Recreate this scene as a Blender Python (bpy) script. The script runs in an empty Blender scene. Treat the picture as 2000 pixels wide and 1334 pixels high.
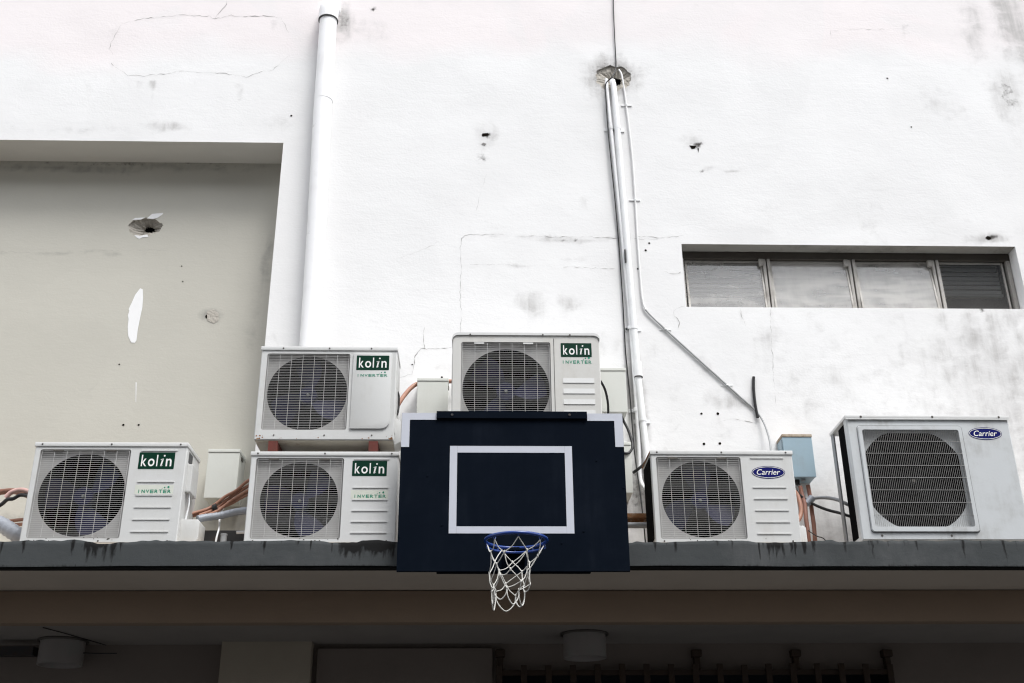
import bpy, bmesh, math, random
import numpy as np
from mathutils import Vector, Matrix
random.seed(7)
rng = np.random.default_rng(11)
scene = bpy.context.scene
COL = scene.collection

# ------------------------------------------------------------------ camera, sky, sun, exposure
CAM = Vector((0.0, 0.0, 1.6))
F_PX, PITCH, YAW, ROLL = 2200.0, math.radians(24.46), math.radians(-1.85), 0.0078
fwd = Vector((-math.sin(YAW)*math.cos(PITCH), math.cos(YAW)*math.cos(PITCH), math.sin(PITCH)))
r0 = Vector((math.cos(YAW), math.sin(YAW), 0.0)); u0 = r0.cross(fwd)
cr = r0*math.cos(ROLL) - u0*math.sin(ROLL); cu = u0*math.cos(ROLL) + r0*math.sin(ROLL)
cam_data = bpy.data.cameras.new('camera'); cam = bpy.data.objects.new('camera', cam_data); COL.objects.link(cam)
cam_data.sensor_width = 36.0; cam_data.lens = 36.0*F_PX/2000.0; cam_data.clip_end = 2000.0; cam_data.clip_start = 0.05
cam.matrix_world = Matrix(((cr.x, cu.x, -fwd.x, CAM.x), (cr.y, cu.y, -fwd.y, CAM.y), (cr.z, cu.z, -fwd.z, CAM.z), (0, 0, 0, 1)))
scene.camera = cam

SUN_DIR = Vector((0.30, -0.45, 1.0)).normalized()        # towards the sun, behind the thin overcast
SUN_EL = math.asin(SUN_DIR.z); SUN_AZ = math.atan2(SUN_DIR.x, SUN_DIR.y)
world = bpy.data.worlds.new('World'); scene.world = world; world.use_nodes = True
wn = world.node_tree.nodes; wl = world.node_tree.links
bg = wn['Background']; bg.inputs['Strength'].default_value = 0.15
sky = wn.new('ShaderNodeTexSky'); sky.sky_type = 'NISHITA'; sky.sun_disc = False
sky.sun_elevation = SUN_EL; sky.sun_rotation = SUN_AZ; sky.air_density = 1.0; sky.dust_density = 1.0; sky.ozone_density = 1.0
hsv = wn.new('ShaderNodeHueSaturation'); hsv.inputs['Saturation'].default_value = 0.17
wtc = wn.new('ShaderNodeTexCoord'); wns = wn.new('ShaderNodeTexNoise')
wns.inputs['Scale'].default_value = 3.2; wns.inputs['Detail'].default_value = 6.0; wns.inputs['Distortion'].default_value = 0.6
wramp = wn.new('ShaderNodeMapRange'); wramp.inputs['From Min'].default_value = 0.35; wramp.inputs['From Max'].default_value = 0.65
wramp.inputs['To Min'].default_value = 0.62; wramp.inputs['To Max'].default_value = 1.3
wmul = wn.new('ShaderNodeVectorMath'); wmul.operation = 'SCALE'
wl.new(wtc.outputs['Generated'], wns.inputs['Vector']); wl.new(wns.outputs['Fac'], wramp.inputs['Value'])
wl.new(sky.outputs['Color'], hsv.inputs['Color']); wl.new(hsv.outputs['Color'], wmul.inputs[0]); wl.new(wramp.outputs['Result'], wmul.inputs['Scale'])
wl.new(wmul.outputs['Vector'], bg.inputs['Color'])
sun_data = bpy.data.lights.new('sun', 'SUN'); sun_data.energy = 1.1; sun_data.angle = math.radians(22); sun_data.color = (1.0, 0.985, 0.965)
sun = bpy.data.objects.new('sun', sun_data); COL.objects.link(sun)
sun.rotation_euler = (-SUN_DIR).to_track_quat('-Z', 'Y').to_euler()
vs = scene.view_settings; vs.view_transform = 'Standard'; vs.look = 'None'; vs.gamma = 1.0; vs.use_curve_mapping = False
vs.exposure = 1.65
scene.render.engine = 'CYCLES'
scene.cycles.use_denoising = True
scene.cycles.max_bounces = 8
scene.cycles.filter_width = 1.2
scene.cycles.sample_clamp_indirect = 6.0

def at(px, py, Y):
    """world point on the vertical plane y = Y along the sight line of photo pixel (px, py); used to survey positions"""
    d = cr*((px-1000.0)/F_PX) + cu*((667.0-py)/F_PX) + fwd
    return CAM + d*(Y/d.y)
def atv(px, py, Y):
    p = at(px, py, Y); return (p.x, p.y, p.z)

# ------------------------------------------------------------------ materials
class NT:
    def __init__(self, name):
        self.m = bpy.data.materials.new(name); self.m.use_nodes = True
        self.n = self.m.node_tree.nodes; self.l = self.m.node_tree.links
        self.b = self.n['Principled BSDF']
        self._pos = None
    def new(self, t, **kw):
        nd = self.n.new(t)
        for k, v in kw.items(): setattr(nd, k, v)
        return nd
    def pos(self):
        if self._pos is None: self._pos = self.new('ShaderNodeNewGeometry').outputs['Position']
        return self._pos
    def noise(self, scale, detail=4.0, rough=0.55, stretch=None, dist=0.0, off=0.0):
        v = self.pos()
        if stretch or off:
            mp = self.new('ShaderNodeMapping'); self.l.new(v, mp.inputs['Vector'])
            mp.inputs['Scale'].default_value = stretch or (1, 1, 1); mp.inputs['Location'].default_value = (off, off*1.7, off*0.6)
            v = mp.outputs['Vector']
        t = self.new('ShaderNodeTexNoise'); self.l.new(v, t.inputs['Vector'])
        t.inputs['Scale'].default_value = scale; t.inputs['Detail'].default_value = detail
        t.inputs['Roughness'].default_value = rough; t.inputs['Distortion'].default_value = dist
        return t.outputs['Fac']
    def rng(self, v, a, b, c=0.0, d=1.0):
        m = self.new('ShaderNodeMapRange', interpolation_type='SMOOTHSTEP'); self.l.new(v, m.inputs['Value'])
        for k, x in (('From Min', a), ('From Max', b), ('To Min', c), ('To Max', d)): m.inputs[k].default_value = x
        return m.outputs['Result']
    def math(self, op, a, b=None):
        m = self.new('ShaderNodeMath', operation=op)
        for i, x in enumerate((a, b)):
            if x is None: continue
            if isinstance(x, (int, float)): m.inputs[i].default_value = x
            else: self.l.new(x, m.inputs[i])
        return m.outputs[0]
    def mix(self, f, a, b):
        m = self.new('ShaderNodeMix', data_type='RGBA')
        for s, x in ((m.inputs[0], f), (m.inputs[6], a), (m.inputs[7], b)):
            if isinstance(x, (int, float)): s.default_value = x
            elif isinstance(x, tuple): s.default_value = (x[0], x[1], x[2], 1.0)
            else: self.l.new(x, s)
        return m.outputs[2]
    def attr(self, name):
        return self.new('ShaderNodeAttribute', attribute_name=name).outputs['Fac']
    def col(self, c):
        if isinstance(c, tuple): self.b.inputs['Base Color'].default_value = (c[0], c[1], c[2], 1.0)
        else: self.l.new(c, self.b.inputs['Base Color'])
    def bump(self, h, strength=0.3, dist=0.01):
        bp = self.new('ShaderNodeBump'); bp.inputs['Strength'].default_value = strength; bp.inputs['Distance'].default_value = dist
        self.l.new(h, bp.inputs['Height']); self.l.new(bp.outputs['Normal'], self.b.inputs['Normal'])
    def set(self, rough=0.6, metal=0.0, spec=0.5):
        self.b.inputs['Roughness'].default_value = rough; self.b.inputs['Metallic'].default_value = metal
        self.b.inputs['Specular IOR Level'].default_value = spec
        return self

def painted(name, c, rough=0.5, dirt=(0.3, 0.28, 0.25), amount=0.35, scale=7.0, metal=0.0, bump=0.08, spec=0.4, streak=True):
    """a painted or moulded surface with soft dirt, streaks and fine relief"""
    t = NT(name).set(rough, metal, spec)
    a = t.noise(scale, 6, 0.62); s = t.noise(scale*1.4, 4, 0.6, (6.0, 6.0, 0.5) if streak else None, 0.2, 3.1)
    f = t.math('MULTIPLY', t.rng(a, 0.42, 0.78), t.rng(s, 0.3, 0.7, 0.25, 1.0))
    t.col(t.mix(t.math('MULTIPLY', f, amount), c, dirt))
    t.bump(t.noise(scale*16, 3), bump, 0.004)
    t.l.new(t.rng(a, 0.3, 0.7, rough-0.08, min(1.0, rough+0.14)), t.b.inputs['Roughness'])
    return t.m

def plaster(name, c, grime_shade=(0.42, 0.41, 0.40), mould=(0.06, 0.055, 0.05), pinkc=(0.80, 0.70, 0.70), amount=0.2, bump=0.13, drip=False):
    t = NT(name).set(0.85, 0.0, 0.25)
    n1 = t.noise(2.3, 7, 0.6); n2 = t.noise(9.0, 6, 0.65, None, 0.4, 2.0); n3 = t.noise(34.0, 4, 0.6)
    stk = t.noise(5.0, 5, 0.6, (4.0, 4.0, 0.35), 0.3, 5.0)
    g = t.attr('grime_shade'); md = t.attr('mould'); pk = t.attr('pink')  # first channel holds real dirt and, on some walls, painted shade
    base = t.mix(t.rng(n1, 0.38, 0.7, 0.0, amount), c, tuple(x*0.80 for x in c))
    base = t.mix(pk, base, pinkc)
    # painted-over repair patches: a slightly different white
    base = t.mix(t.rng(t.noise(0.9, 2, 0.4, None, 1.2, 9.0), 0.52, 0.56, 0.0, 0.25), base, tuple(x*0.93 for x in c))
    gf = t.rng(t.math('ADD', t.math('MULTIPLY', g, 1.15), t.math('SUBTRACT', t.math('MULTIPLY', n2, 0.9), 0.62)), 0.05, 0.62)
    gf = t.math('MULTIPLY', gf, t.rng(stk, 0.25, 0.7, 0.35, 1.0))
    base = t.mix(gf, base, grime_shade)
    spk = t.rng(n3, 0.70, 0.80, 0.0, 0.35)
    base = t.mix(t.math('MULTIPLY', spk, t.rng(n1, 0.45, 0.65)), base, tuple(x*0.55 for x in c))
    mf = t.rng(t.math('ADD', md, t.math('SUBTRACT', t.math('MULTIPLY', n3, 0.9), 0.6)), 0.05, 0.55)
    if drip:
        dn = t.noise(75.0, 5, 0.7, (1.0, 1.0, 0.22), 0.3, 7.0)
        mf = t.rng(t.math('ADD', t.math('MULTIPLY', md, 1.3), t.math('SUBTRACT', t.math('MULTIPLY', dn, 1.3), 0.72)), 0.05, 0.7, 0.0, 0.97)
    base = t.mix(mf, base, mould)
    t.col(base)
    trowel = t.noise(16.0, 5, 0.6, (0.55, 1.0, 1.7), 0.8, 1.0)
    h = t.math('ADD', t.math('MULTIPLY', trowel, 0.6), t.math('MULTIPLY', t.noise(70.0, 3), 0.35))
    h = t.math('ADD', h, t.math('MULTIPLY', n1, 2.0))
    t.bump(h, bump, 0.012)
    return t.m

def plain(name, c, rough=0.6, metal=0.0, spec=0.5, var=0.25, scale=25.0):
    t = NT(name).set(rough, metal, spec)
    t.col(t.mix(t.rng(t.noise(scale, 4), 0.35, 0.7, 0.0, var), c, tuple(x*0.55 for x in c)))
    t.bump(t.noise(scale*6, 2), 0.05, 0.003)
    return t.m

M = {}
M['wall'] = plaster('white_plaster', (0.775, 0.772, 0.768), amount=0.12)
M['recess_top'] = plaster('recess_soffit_paint', (0.64, 0.63, 0.59), grime_shade=(0.3, 0.29, 0.27))
M['beige'] = plaster('beige_plaster', (0.505, 0.49, 0.435), grime_shade=(0.30, 0.29, 0.265), pinkc=(0.44, 0.38, 0.34), amount=0.15)
M['brown'] = plaster('brown_plaster', (0.25, 0.185, 0.135), grime_shade=(0.08, 0.06, 0.05), amount=0.3)
M['soffit'] = plaster('soffit_plaster', (0.55, 0.48, 0.405), grime_shade=(0.2, 0.17, 0.14), amount=0.4)
M['ceiling'] = plaster('ceiling_plaster', (0.30, 0.275, 0.255), grime_shade=(0.2, 0.18, 0.17), amount=0.4)
M['lowwall'] = plaster('lower_plaster', (0.20, 0.17, 0.15), grime_shade=(0.14, 0.12, 0.10), amount=0.4)
M['lowpanel'] = plaster('panel_plaster', (0.38, 0.335, 0.27), grime_shade=(0.2, 0.22, 0.18), amount=0.3, bump=0.2)
M['fascia'] = plaster('grey_fascia', (0.050, 0.055, 0.057), grime_shade=(0.080, 0.083, 0.085), mould=(0.004, 0.004, 0.004), amount=0.5, drip=True)
M['concrete'] = plaster('bare_concrete', (0.46, 0.43, 0.38), grime_shade=(0.18, 0.165, 0.14), amount=0.6, bump=1.0)
M['ground'] = plaster('asphalt', (0.06, 0.06, 0.06), grime_shade=(0.05, 0.05, 0.05), amount=0.6)
M['crack'] = plain('crack_shadow', (0.30, 0.29, 0.28), 0.95, 0, 0.1, 0.6, 6.0)
M['hole'] = plain('hole_dark', (0.012, 0.010, 0.008), 1.0, 0, 0.0)
M['mouldm'] = plain('black_mould', (0.010, 0.010, 0.010), 0.9, 0, 0.2)
M['primer'] = plain('white_primer', (0.82, 0.82, 0.82), 0.8, 0, 0.2, 0.05)
M['ac_white'] = painted('ac_white_paint', (0.58, 0.585, 0.575), 0.42, (0.36, 0.33, 0.28), 0.34, 6.0)
M['ac_white_b'] = painted('ac_yellowed_paint', (0.575, 0.57, 0.545), 0.45, (0.33, 0.29, 0.22), 0.45, 4.0)
M['ac_white_c'] = painted('ac_clean_paint', (0.60, 0.605, 0.60), 0.40, (0.36, 0.34, 0.30), 0.28, 8.0)
M['ac_grey'] = painted('ac_aged_white_paint', (0.52, 0.54, 0.55), 0.45, (0.24, 0.23, 0.21), 0.75, 4.0)
M['ac_lid'] = painted('ac_lid_paint', (0.62, 0.625, 0.615), 0.42, (0.36, 0.33, 0.28), 0.3, 6.0)
M['ac_under'] = painted('ac_underside_metal', (0.44, 0.40, 0.33), 0.55, (0.16, 0.11, 0.07), 0.7, 5.0)
M['plate'] = painted('grille_back_plate', (0.40, 0.395, 0.385), 0.55, (0.22, 0.2, 0.18), 0.5, 8.0)  # dirty plate, greyed in colour for the wire shadows on it
M['wire'] = plain('grille_wire', (0.50, 0.495, 0.485), 0.5, 0.0, 0.5, 0.2)
M['wire2'] = plain('grille_wire_aged', (0.31, 0.305, 0.295), 0.5, 0.0, 0.5, 0.35)
M['shroud'] = plain('fan_shroud_dark', (0.003, 0.003, 0.0035), 0.9, 0, 0.03)
M['fan'] = plain('fan_blade_navy', (0.008, 0.009, 0.040), 0.5, 0, 0.12)
M['chrome'] = plain('bolt_metal', (0.38, 0.38, 0.38), 0.35, 0.9, 0.5)
M['screw'] = plain('screw_dull', (0.11, 0.10, 0.09), 0.5, 0.6, 0.5)
M['seam'] = plain('seam_shadow', (0.10, 0.10, 0.10), 0.9, 0, 0.1)
M['green'] = plain('logo_green', (0.001, 0.030, 0.016), 0.5, 0, 0.12, 0.1)
M['teal'] = plain('print_teal', (0.02, 0.24, 0.15), 0.6, 0, 0.15, 0.15)
M['logo_white'] = plain('logo_white', (0.80, 0.80, 0.78), 0.4, 0, 0.4, 0.05)
M['blue'] = plain('logo_blue', (0.002, 0.004, 0.10), 0.5, 0, 0.12, 0.1)
M['label'] = plain('label_cream', (0.60, 0.62, 0.55), 0.5, 0, 0.4, 0.1)
M['redoxide'] = painted('red_oxide', (0.12, 0.022, 0.014), 0.6, (0.05, 0.03, 0.02), 0.7, 12.0)
M['box_white'] = painted('cabinet_white', (0.60, 0.61, 0.57), 0.38, (0.4, 0.38, 0.32), 0.22, 5.0)
M['box_blue'] = painted('cabinet_blue', (0.28, 0.38, 0.44), 0.45, (0.22, 0.24, 0.24), 0.5, 5.0)
M['rust'] = painted('rust', (0.24, 0.11, 0.045), 0.9, (0.55, 0.47, 0.36), 0.9, 30.0)
M['rust_cream'] = painted('flaking_cream_hood', (0.42, 0.36, 0.28), 0.85, (0.10, 0.035, 0.012), 1.0, 22.0)
M['pvc'] = painted('white_pvc', (0.85, 0.85, 0.855), 0.35, (0.45, 0.43, 0.4), 0.25, 6.0)
M['conduit'] = painted('painted_conduit', (0.80, 0.805, 0.81), 0.45, (0.35, 0.34, 0.33), 0.4, 9.0)
M['conduit_grey'] = painted('grey_conduit', (0.38, 0.385, 0.39), 0.5, (0.22, 0.22, 0.22), 0.5, 9.0)
M['copper'] = painted('copper_insulation', (0.34, 0.17, 0.115), 0.5, (0.2, 0.10, 0.07), 0.6, 14.0)
M['copper_d'] = painted('brown_insulation', (0.20, 0.085, 0.055), 0.6, (0.09, 0.05, 0.04), 0.6, 14.0)
M['foil'] = painted('grey_wrap', (0.27, 0.29, 0.325), 0.45, (0.2, 0.2, 0.22), 0.5, 16.0, 0.1, 0.5)
M['pinkwrap'] = painted('pink_wrap', (0.52, 0.33, 0.30), 0.6, (0.3, 0.2, 0.16), 0.6, 18.0)
M['rubber'] = plain('black_rubber', (0.012, 0.012, 0.013), 0.5, 0, 0.4)
M['steel'] = painted('dark_steel', (0.05, 0.05, 0.052), 0.55, (0.12, 0.06, 0.03), 0.5, 14.0, 0.3)
M['steel_grey'] = painted('grey_steel', (0.30, 0.31, 0.32), 0.5, (0.12, 0.12, 0.12), 0.5, 9.0, 0.2)
M['board'] = painted('board_black_paint', (0.0032, 0.0056, 0.0105), 0.7, (0.010, 0.0135, 0.0205), 0.75, 2.6, 0, 0.10, 0.02)
M['tape'] = painted('marking_white', (0.50, 0.52, 0.58), 0.55, (0.4, 0.4, 0.44), 0.3, 6.0)
M['rim'] = plain('rim_blue_paint', (0.006, 0.036, 0.20), 0.3, 0.0, 0.55, 0.2)
M['net'] = plain('net_cord', (0.60, 0.59, 0.555), 0.85, 0, 0.2, 0.3, 60)
M['frame'] = painted('aluminium_frame', (0.40, 0.385, 0.36), 0.5, (0.12, 0.1, 0.08), 0.7, 10.0, 0.3)
M['frame_dark'] = painted('head_frame_dark', (0.055, 0.048, 0.04), 0.7, (0.05, 0.04, 0.03), 0.6, 10.0)
M['blind'] = plain('blind_slat', (0.82, 0.84, 0.84), 0.5, 0, 0.4, 0.05)
M['reveal'] = painted('window_head_grime_shade', (0.30, 0.29, 0.265), 0.85, (0.1, 0.09, 0.08), 0.7, 5.0)  # dirty window head, its colour darkened further to stand for the shade there
M['room'] = plain('room_dark', (0.055, 0.06, 0.07), 0.9, 0, 0.1)
M['lampw'] = painted('lamp_white', (0.27, 0.245, 0.235), 0.5, (0.15, 0.26, 0.22), 0.3, 8.0)
M['gate'] = painted('gate_iron', (0.045, 0.030, 0.022), 0.6, (0.10, 0.06, 0.03), 0.5, 12.0, 0.2)

def glass_mat(name, dirt, lo, hi):
    t = NT(name); m = t.m
    t.n.remove(t.b); out = t.n['Material Output']
    tr = t.new('ShaderNodeBsdfTransparent'); tr.inputs['Color'].default_value = (0.93, 0.95, 0.96, 1)
    gl = t.new('ShaderNodeBsdfGlossy'); gl.inputs['Roughness'].default_value = 0.03
    fr = t.new('ShaderNodeFresnel'); fr.inputs['IOR'].default_value = 1.8
    m1 = t.new('ShaderNodeMixShader'); t.l.new(fr.outputs[0], m1.inputs[0]); t.l.new(tr.outputs[0], m1.inputs[1]); t.l.new(gl.outputs[0], m1.inputs[2])
    df = t.new('ShaderNodeBsdfDiffuse'); df.inputs['Color'].default_value = (0.72, 0.70, 0.665, 1)
    a = t.noise(4.5, 4, 0.5, (1.0, 1.0, 0.7), 0.9, 4.0); b = t.noise(26.0, 4, 0.6, (2.2, 1.0, 0.5), 0.3, 1.0)
    mp = t.new('ShaderNodeMapping'); t.l.new(t.pos(), mp.inputs['Vector']); mp.inputs['Rotation'].default_value = (0, math.radians(-52), 0); mp.inputs['Scale'].default_value = (1.0, 1.0, 6.0)  # diagonal streaks: wiped dirt with cloud reflections painted into the diffuse haze
    w_ = t.new('ShaderNodeTexNoise'); t.l.new(mp.outputs['Vector'], w_.inputs['Vector']); w_.inputs['Scale'].default_value = 2.4; w_.inputs['Detail'].default_value = 3.0; w_.inputs['Distortion'].default_value = 0.4
    f = t.rng(t.math('ADD', t.math('MULTIPLY', w_.outputs['Fac'], 0.6), t.math('ADD', t.math('MULTIPLY', a, 0.30), t.math('MULTIPLY', b, 0.10))), lo, hi, dirt*0.55, dirt)
    m2 = t.new('ShaderNodeMixShader'); t.l.new(f, m2.inputs[0]); t.l.new(m1.outputs[0], m2.inputs[1]); t.l.new(df.outputs[0], m2.inputs[2])
    t.l.new(m2.outputs[0], out.inputs['Surface'])
    return m
M['glass_dirt_glare'] = glass_mat('dust_glare_glass', 0.54, 0.40, 0.60)
M['glass_mid'] = glass_mat('streaky_glass', 0.40, 0.42, 0.58)
M['glass_clear'] = glass_mat('clear_glass', 0.13, 0.5, 0.7)

# ------------------------------------------------------------------ mesh helpers
def circle(cx, cz, r, n=48, a0=0.0):
    return [(cx+r*math.cos(a0+2*math.pi*i/n), cz+r*math.sin(a0+2*math.pi*i/n)) for i in range(n)]
def rrect(x0, x1, z0, z1, r=(0.01,)*4, n=5):
    """rounded rectangle, counter-clockwise from bottom-left; r = radii BL, BR, TR, TL"""
    if not isinstance(r, tuple): r = (r,)*4
    out = []
    for (cx, cz, a, rr) in ((x0+r[0], z0+r[0], 180, r[0]), (x1-r[1], z0+r[1], 270, r[1]), (x1-r[2], z1-r[2], 0, r[2]), (x0+r[3], z1-r[3], 90, r[3])):
        if rr < 1e-5: out.append((cx, cz)); continue
        for i in range(n+1):
            t = math.radians(a+90.0*i/n); out.append((cx+rr*math.cos(t), cz+rr*math.sin(t)))
    return out

class MB:
    def __init__(self): self.v = []; self.f = []; self.mi = []; self.cur = 0
    def add(self, vs_, fs_):
        k = len(self.v); self.v += [tuple(p) for p in vs_]; self.f += [tuple(k+i for i in f) for f in fs_]; self.mi += [self.cur]*len(fs_)
        return self
    def box(self, x0, x1, y0, y1, z0, z1):
        return self.add([(x0,y0,z0),(x1,y0,z0),(x1,y1,z0),(x0,y1,z0),(x0,y0,z1),(x1,y0,z1),(x1,y1,z1),(x0,y1,z1)],
                        [(0,3,2,1),(4,5,6,7),(0,1,5,4),(1,2,6,5),(2,3,7,6),(3,0,4,7)])
    def tube(self, pts, r, n=8, closed=False, caps=True):
        P = [Vector(p) for p in pts]; m = len(P)
        rs = r if isinstance(r, (list, tuple)) else [r]*m
        T = []
        for i in range(m):
            a = P[(i-1) % m] if (closed or i > 0) else P[i]; b = P[(i+1) % m] if (closed or i < m-1) else P[i]
            d = b-a; T.append(d.normalized() if d.length > 1e-9 else Vector((0, 0, 1)))
        ref = Vector((0, 0, 1)) if abs(T[0].z) < 0.9 else Vector((1, 0, 0))
        nrm = T[0].cross(ref).normalized(); vs_ = []
        for i in range(m):
            nrm = (nrm - T[i]*nrm.dot(T[i])); nrm = nrm.normalized() if nrm.length > 1e-6 else T[i].orthogonal().normalized()
            bi = T[i].cross(nrm)
            for k in range(n):
                a = 2*math.pi*k/n; vs_.append(P[i] + (nrm*math.cos(a) + bi*math.sin(a))*rs[i])
        fs_ = []
        for i in range(m if closed else m-1):
            j = (i+1) % m
            for k in range(n):
                l = (k+1) % n; fs_.append((i*n+k, i*n+l, j*n+l, j*n+k))
        if caps and not closed:
            fs_.append(tuple(range(n-1, -1, -1))); fs_.append(tuple((m-1)*n+k for k in range(n)))
        return self.add(vs_, fs_)
    def prism(self, loop, y0, y1):
        """extrude an (x,z) loop from y0 (front) to y1"""
        n = len(loop); vs_ = [(x, y0, z) for x, z in loop] + [(x, y1, z) for x, z in loop]
        fs_ = [tuple(range(n)), tuple(range(2*n-1, n-1, -1))] + [(i, n+i, n+(i+1) % n, (i+1) % n) for i in range(n)]
        return self.add(vs_, fs_)
    def strip(self, la, ya, lb, yb):
        n = len(la); vs_ = [(x, ya, z) for x, z in la] + [(x, yb, z) for x, z in lb]
        return self.add(vs_, [(i, (i+1) % n, n+(i+1) % n, n+i) for i in range(n)])
    def plate(self, outer, holes, y):
        """flat plate in the plane y with holes (triangle fill)"""
        bm = bmesh.new()
        for lp in [outer]+holes:
            vv = [bm.verts.new((x, y, z)) for x, z in lp]
            for i in range(len(vv)): bm.edges.new((vv[i], vv[(i+1) % len(vv)]))
        bmesh.ops.triangle_fill(bm, use_beauty=True, use_dissolve=False, edges=bm.edges[:], normal=(0, -1, 0))
        bm.verts.index_update()
        vs_ = [tuple(v.co) for v in bm.verts]; fs_ = []
        for f in bm.faces:
            ids = [v.index for v in f.verts]; fs_.append(tuple(ids if f.normal.y < 0 else ids[::-1]))
        bm.free(); return self.add(vs_, fs_)
    def mesh(self, name, mats, smooth=None, bevel=0.0, recalc=True):
        me = bpy.data.meshes.new(name); me.from_pydata(self.v, [], self.f)
        mats = mats if isinstance(mats, (list, tuple)) else [mats]
        for m in mats: me.materials.append(m)
        if len(mats) > 1: me.polygons.foreach_set('material_index', self.mi)
        bm = bmesh.new(); bm.from_mesh(me)
        if recalc: bmesh.ops.recalc_face_normals(bm, faces=bm.faces[:])
        if bevel > 0:
            es = [e for e in bm.edges if len(e.link_faces) == 2 and e.calc_face_angle(0) > 0.6]
            bmesh.ops.bevel(bm, geom=es, offset=bevel, segments=2, profile=0.6, affect='EDGES', clamp_overlap=True)
        bm.to_mesh(me); bm.free()
        if smooth is not None:
            for p in me.polygons: p.use_smooth = True
            me.set_sharp_from_angle(angle=math.radians(smooth))
        return me
    def build(self, name, mats, parent=None, smooth=None, bevel=0.0, recalc=True):
        return link(name, self.mesh(name, mats, smooth, bevel, recalc), parent)

def link(name, me, parent=None):
    o = bpy.data.objects.new(name, me); COL.objects.link(o)
    if parent is not None: o.parent = parent
    return o
def tag(o, label, cat, group=None):
    o['label'] = label; o['category'] = cat
    if group: o['group'] = group
    return o
def thing(name, label, cat, loc=(0, 0, 0), rz=0.0, group=None):
    o = bpy.data.objects.new(name, None); COL.objects.link(o); o.location = loc; o.rotation_euler = (0, 0, rz)
    o.empty_display_size = 0.1
    return tag(o, label, cat, group)
def at_root(o, root):
    """make o (built in world coordinates) a child of a root standing at a location"""
    o.parent = root; o.matrix_parent_inverse = Matrix.Translation(root.location).inverted(); return o
def smooth_path(pts, n=6):
    """Catmull-Rom through the points"""
    P = [Vector(p) for p in pts]; P = [P[0]*2-P[1]]+P+[P[-1]*2-P[-2]]; out = []
    for i in range(1, len(P)-2):
        a, b, c, d = P[i-1], P[i], P[i+1], P[i+2]
        for k in range(n):
            t = k/n
            out.append(0.5*((2*b)+(c-a)*t+(2*a-5*b+4*c-d)*t*t+(3*b-a-3*c+d)*t**3))
    out.append(P[-2]); return out

_tcache = {}
def text_pts(body, shear=0.0, offset=0.0):
    key = (body, shear, offset)
    if key not in _tcache:
        cu_ = bpy.data.curves.new('lettering', 'FONT'); cu_.body = body; cu_.shear = shear; cu_.offset = offset
        cu_.resolution_u = 4; cu_.extrude = 0.0
        ob = bpy.data.objects.new('lettering', cu_); COL.objects.link(ob)
        dg = bpy.context.evaluated_depsgraph_get(); me = bpy.data.meshes.new_from_object(ob.evaluated_get(dg))
        vv = np.array([v.co[:] for v in me.vertices]); ff = [tuple(p.vertices) for p in me.polygons]
        bpy.data.objects.remove(ob); bpy.data.curves.remove(cu_); bpy.data.meshes.remove(me)
        _tcache[key] = (vv, ff)
    return _tcache[key]
def text_into(mb, body, x0, x1, z0, z1, y, shear=0.0, offset=0.0, fit=True):
    vv, ff = text_pts(body, shear, offset); lo = vv.min(0); hi = vv.max(0)
    sz = (z1-z0)/(hi[1]-lo[1]); sx = (x1-x0)/(hi[0]-lo[0])
    mb.add([(x0+(p[0]-lo[0])*sx, y, z0+(p[1]-lo[1])*sz) for p in vv], ff)

# ------------------------------------------------------------------ setting: levels measured from the photograph
YW = 6.55            # face of the upper wall
YR = 6.81            # back of the shallow recess
YF = 5.95            # front of the canopy
C = CAM.z
Z_LEDGE = C+1.530; Z_SOF = C+1.397; Z_BEAM = C+1.211; Z_LINT = C+4.478
X_REC = -1.356
WX0, WX1, WZ0, WZ1 = 1.350, 3.612, C+3.236, C+3.705
XL, XR, ZT = -6.5, 7.0, 9.2

g = MB(); g.add([(-400, -400, 0), (400, -400, 0), (400, 400, 0), (-400, 400, 0)], [(0, 1, 2, 3)])
go = g.build('ground', M['ground']); go['kind'] = 'structure'

# the block across the yard: it shades the low sky and shows in the clear window pane
M['opposite'] = painted('weathered_grey_render', (0.20, 0.19, 0.185), 0.85, (0.10, 0.09, 0.085), 0.6, 0.6)
M['opp_glass'] = plain('dark_window_glass', (0.03, 0.035, 0.04), 0.15, 0, 0.5)
opp = thing('opposite_building', 'weathered grey block across the yard reflected in the clear window pane', 'building', (2, -12.0, 0))
_m = MB(); _m.box(-26, 26, -10, 0, 0, 17.2); _m.build('wall', M['opposite'], opp)
_m = MB(); _m.box(-26.3, 26.3, -10.3, .35, 17.2, 17.5); _m.build('parapet', M['opposite'], opp)
_w = MB(); _w.box(-.9, .9, .002, .06, 0, 1.5); _wm = _w.mesh('window', M['opp_glass'])
_s = MB(); _s.box(-1.0, 1.0, .002, .16, -.09, -.004); _sm = _s.mesh('sill', M['opposite'])
for fl in range(5):
    for k in range(12):
        o = link('window', _wm, opp); o.location = (-24.2+4.4*k, 0, 1.6+3.2*fl); link('sill', _sm, o)

building = thing('building', 'old white plastered building wall with a concrete canopy ledge', 'building', (0, YW, 0))
def bpart(o): return at_root(o, building)

def value_noise(x, z, s, seed):
    r = np.random.default_rng(seed); G = r.random((64, 64))
    u = x*s; w = z*s; i = np.floor(u).astype(int); j = np.floor(w).astype(int); fu = u-i; fw = w-j
    fu = fu*fu*(3-2*fu); fw = fw*fw*(3-2*fw); i %= 64; j %= 64; i1 = (i+1) % 64; j1 = (j+1) % 64
    return (G[i, j]*(1-fu)+G[i1, j]*fu)*(1-fw)+(G[i, j1]*(1-fu)+G[i1, j1]*fu)*fw
def fbm(x, z, s, seed): return sum(value_noise(x, z, s*2**k, seed+k)/2**(k+1) for k in range(4))

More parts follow.
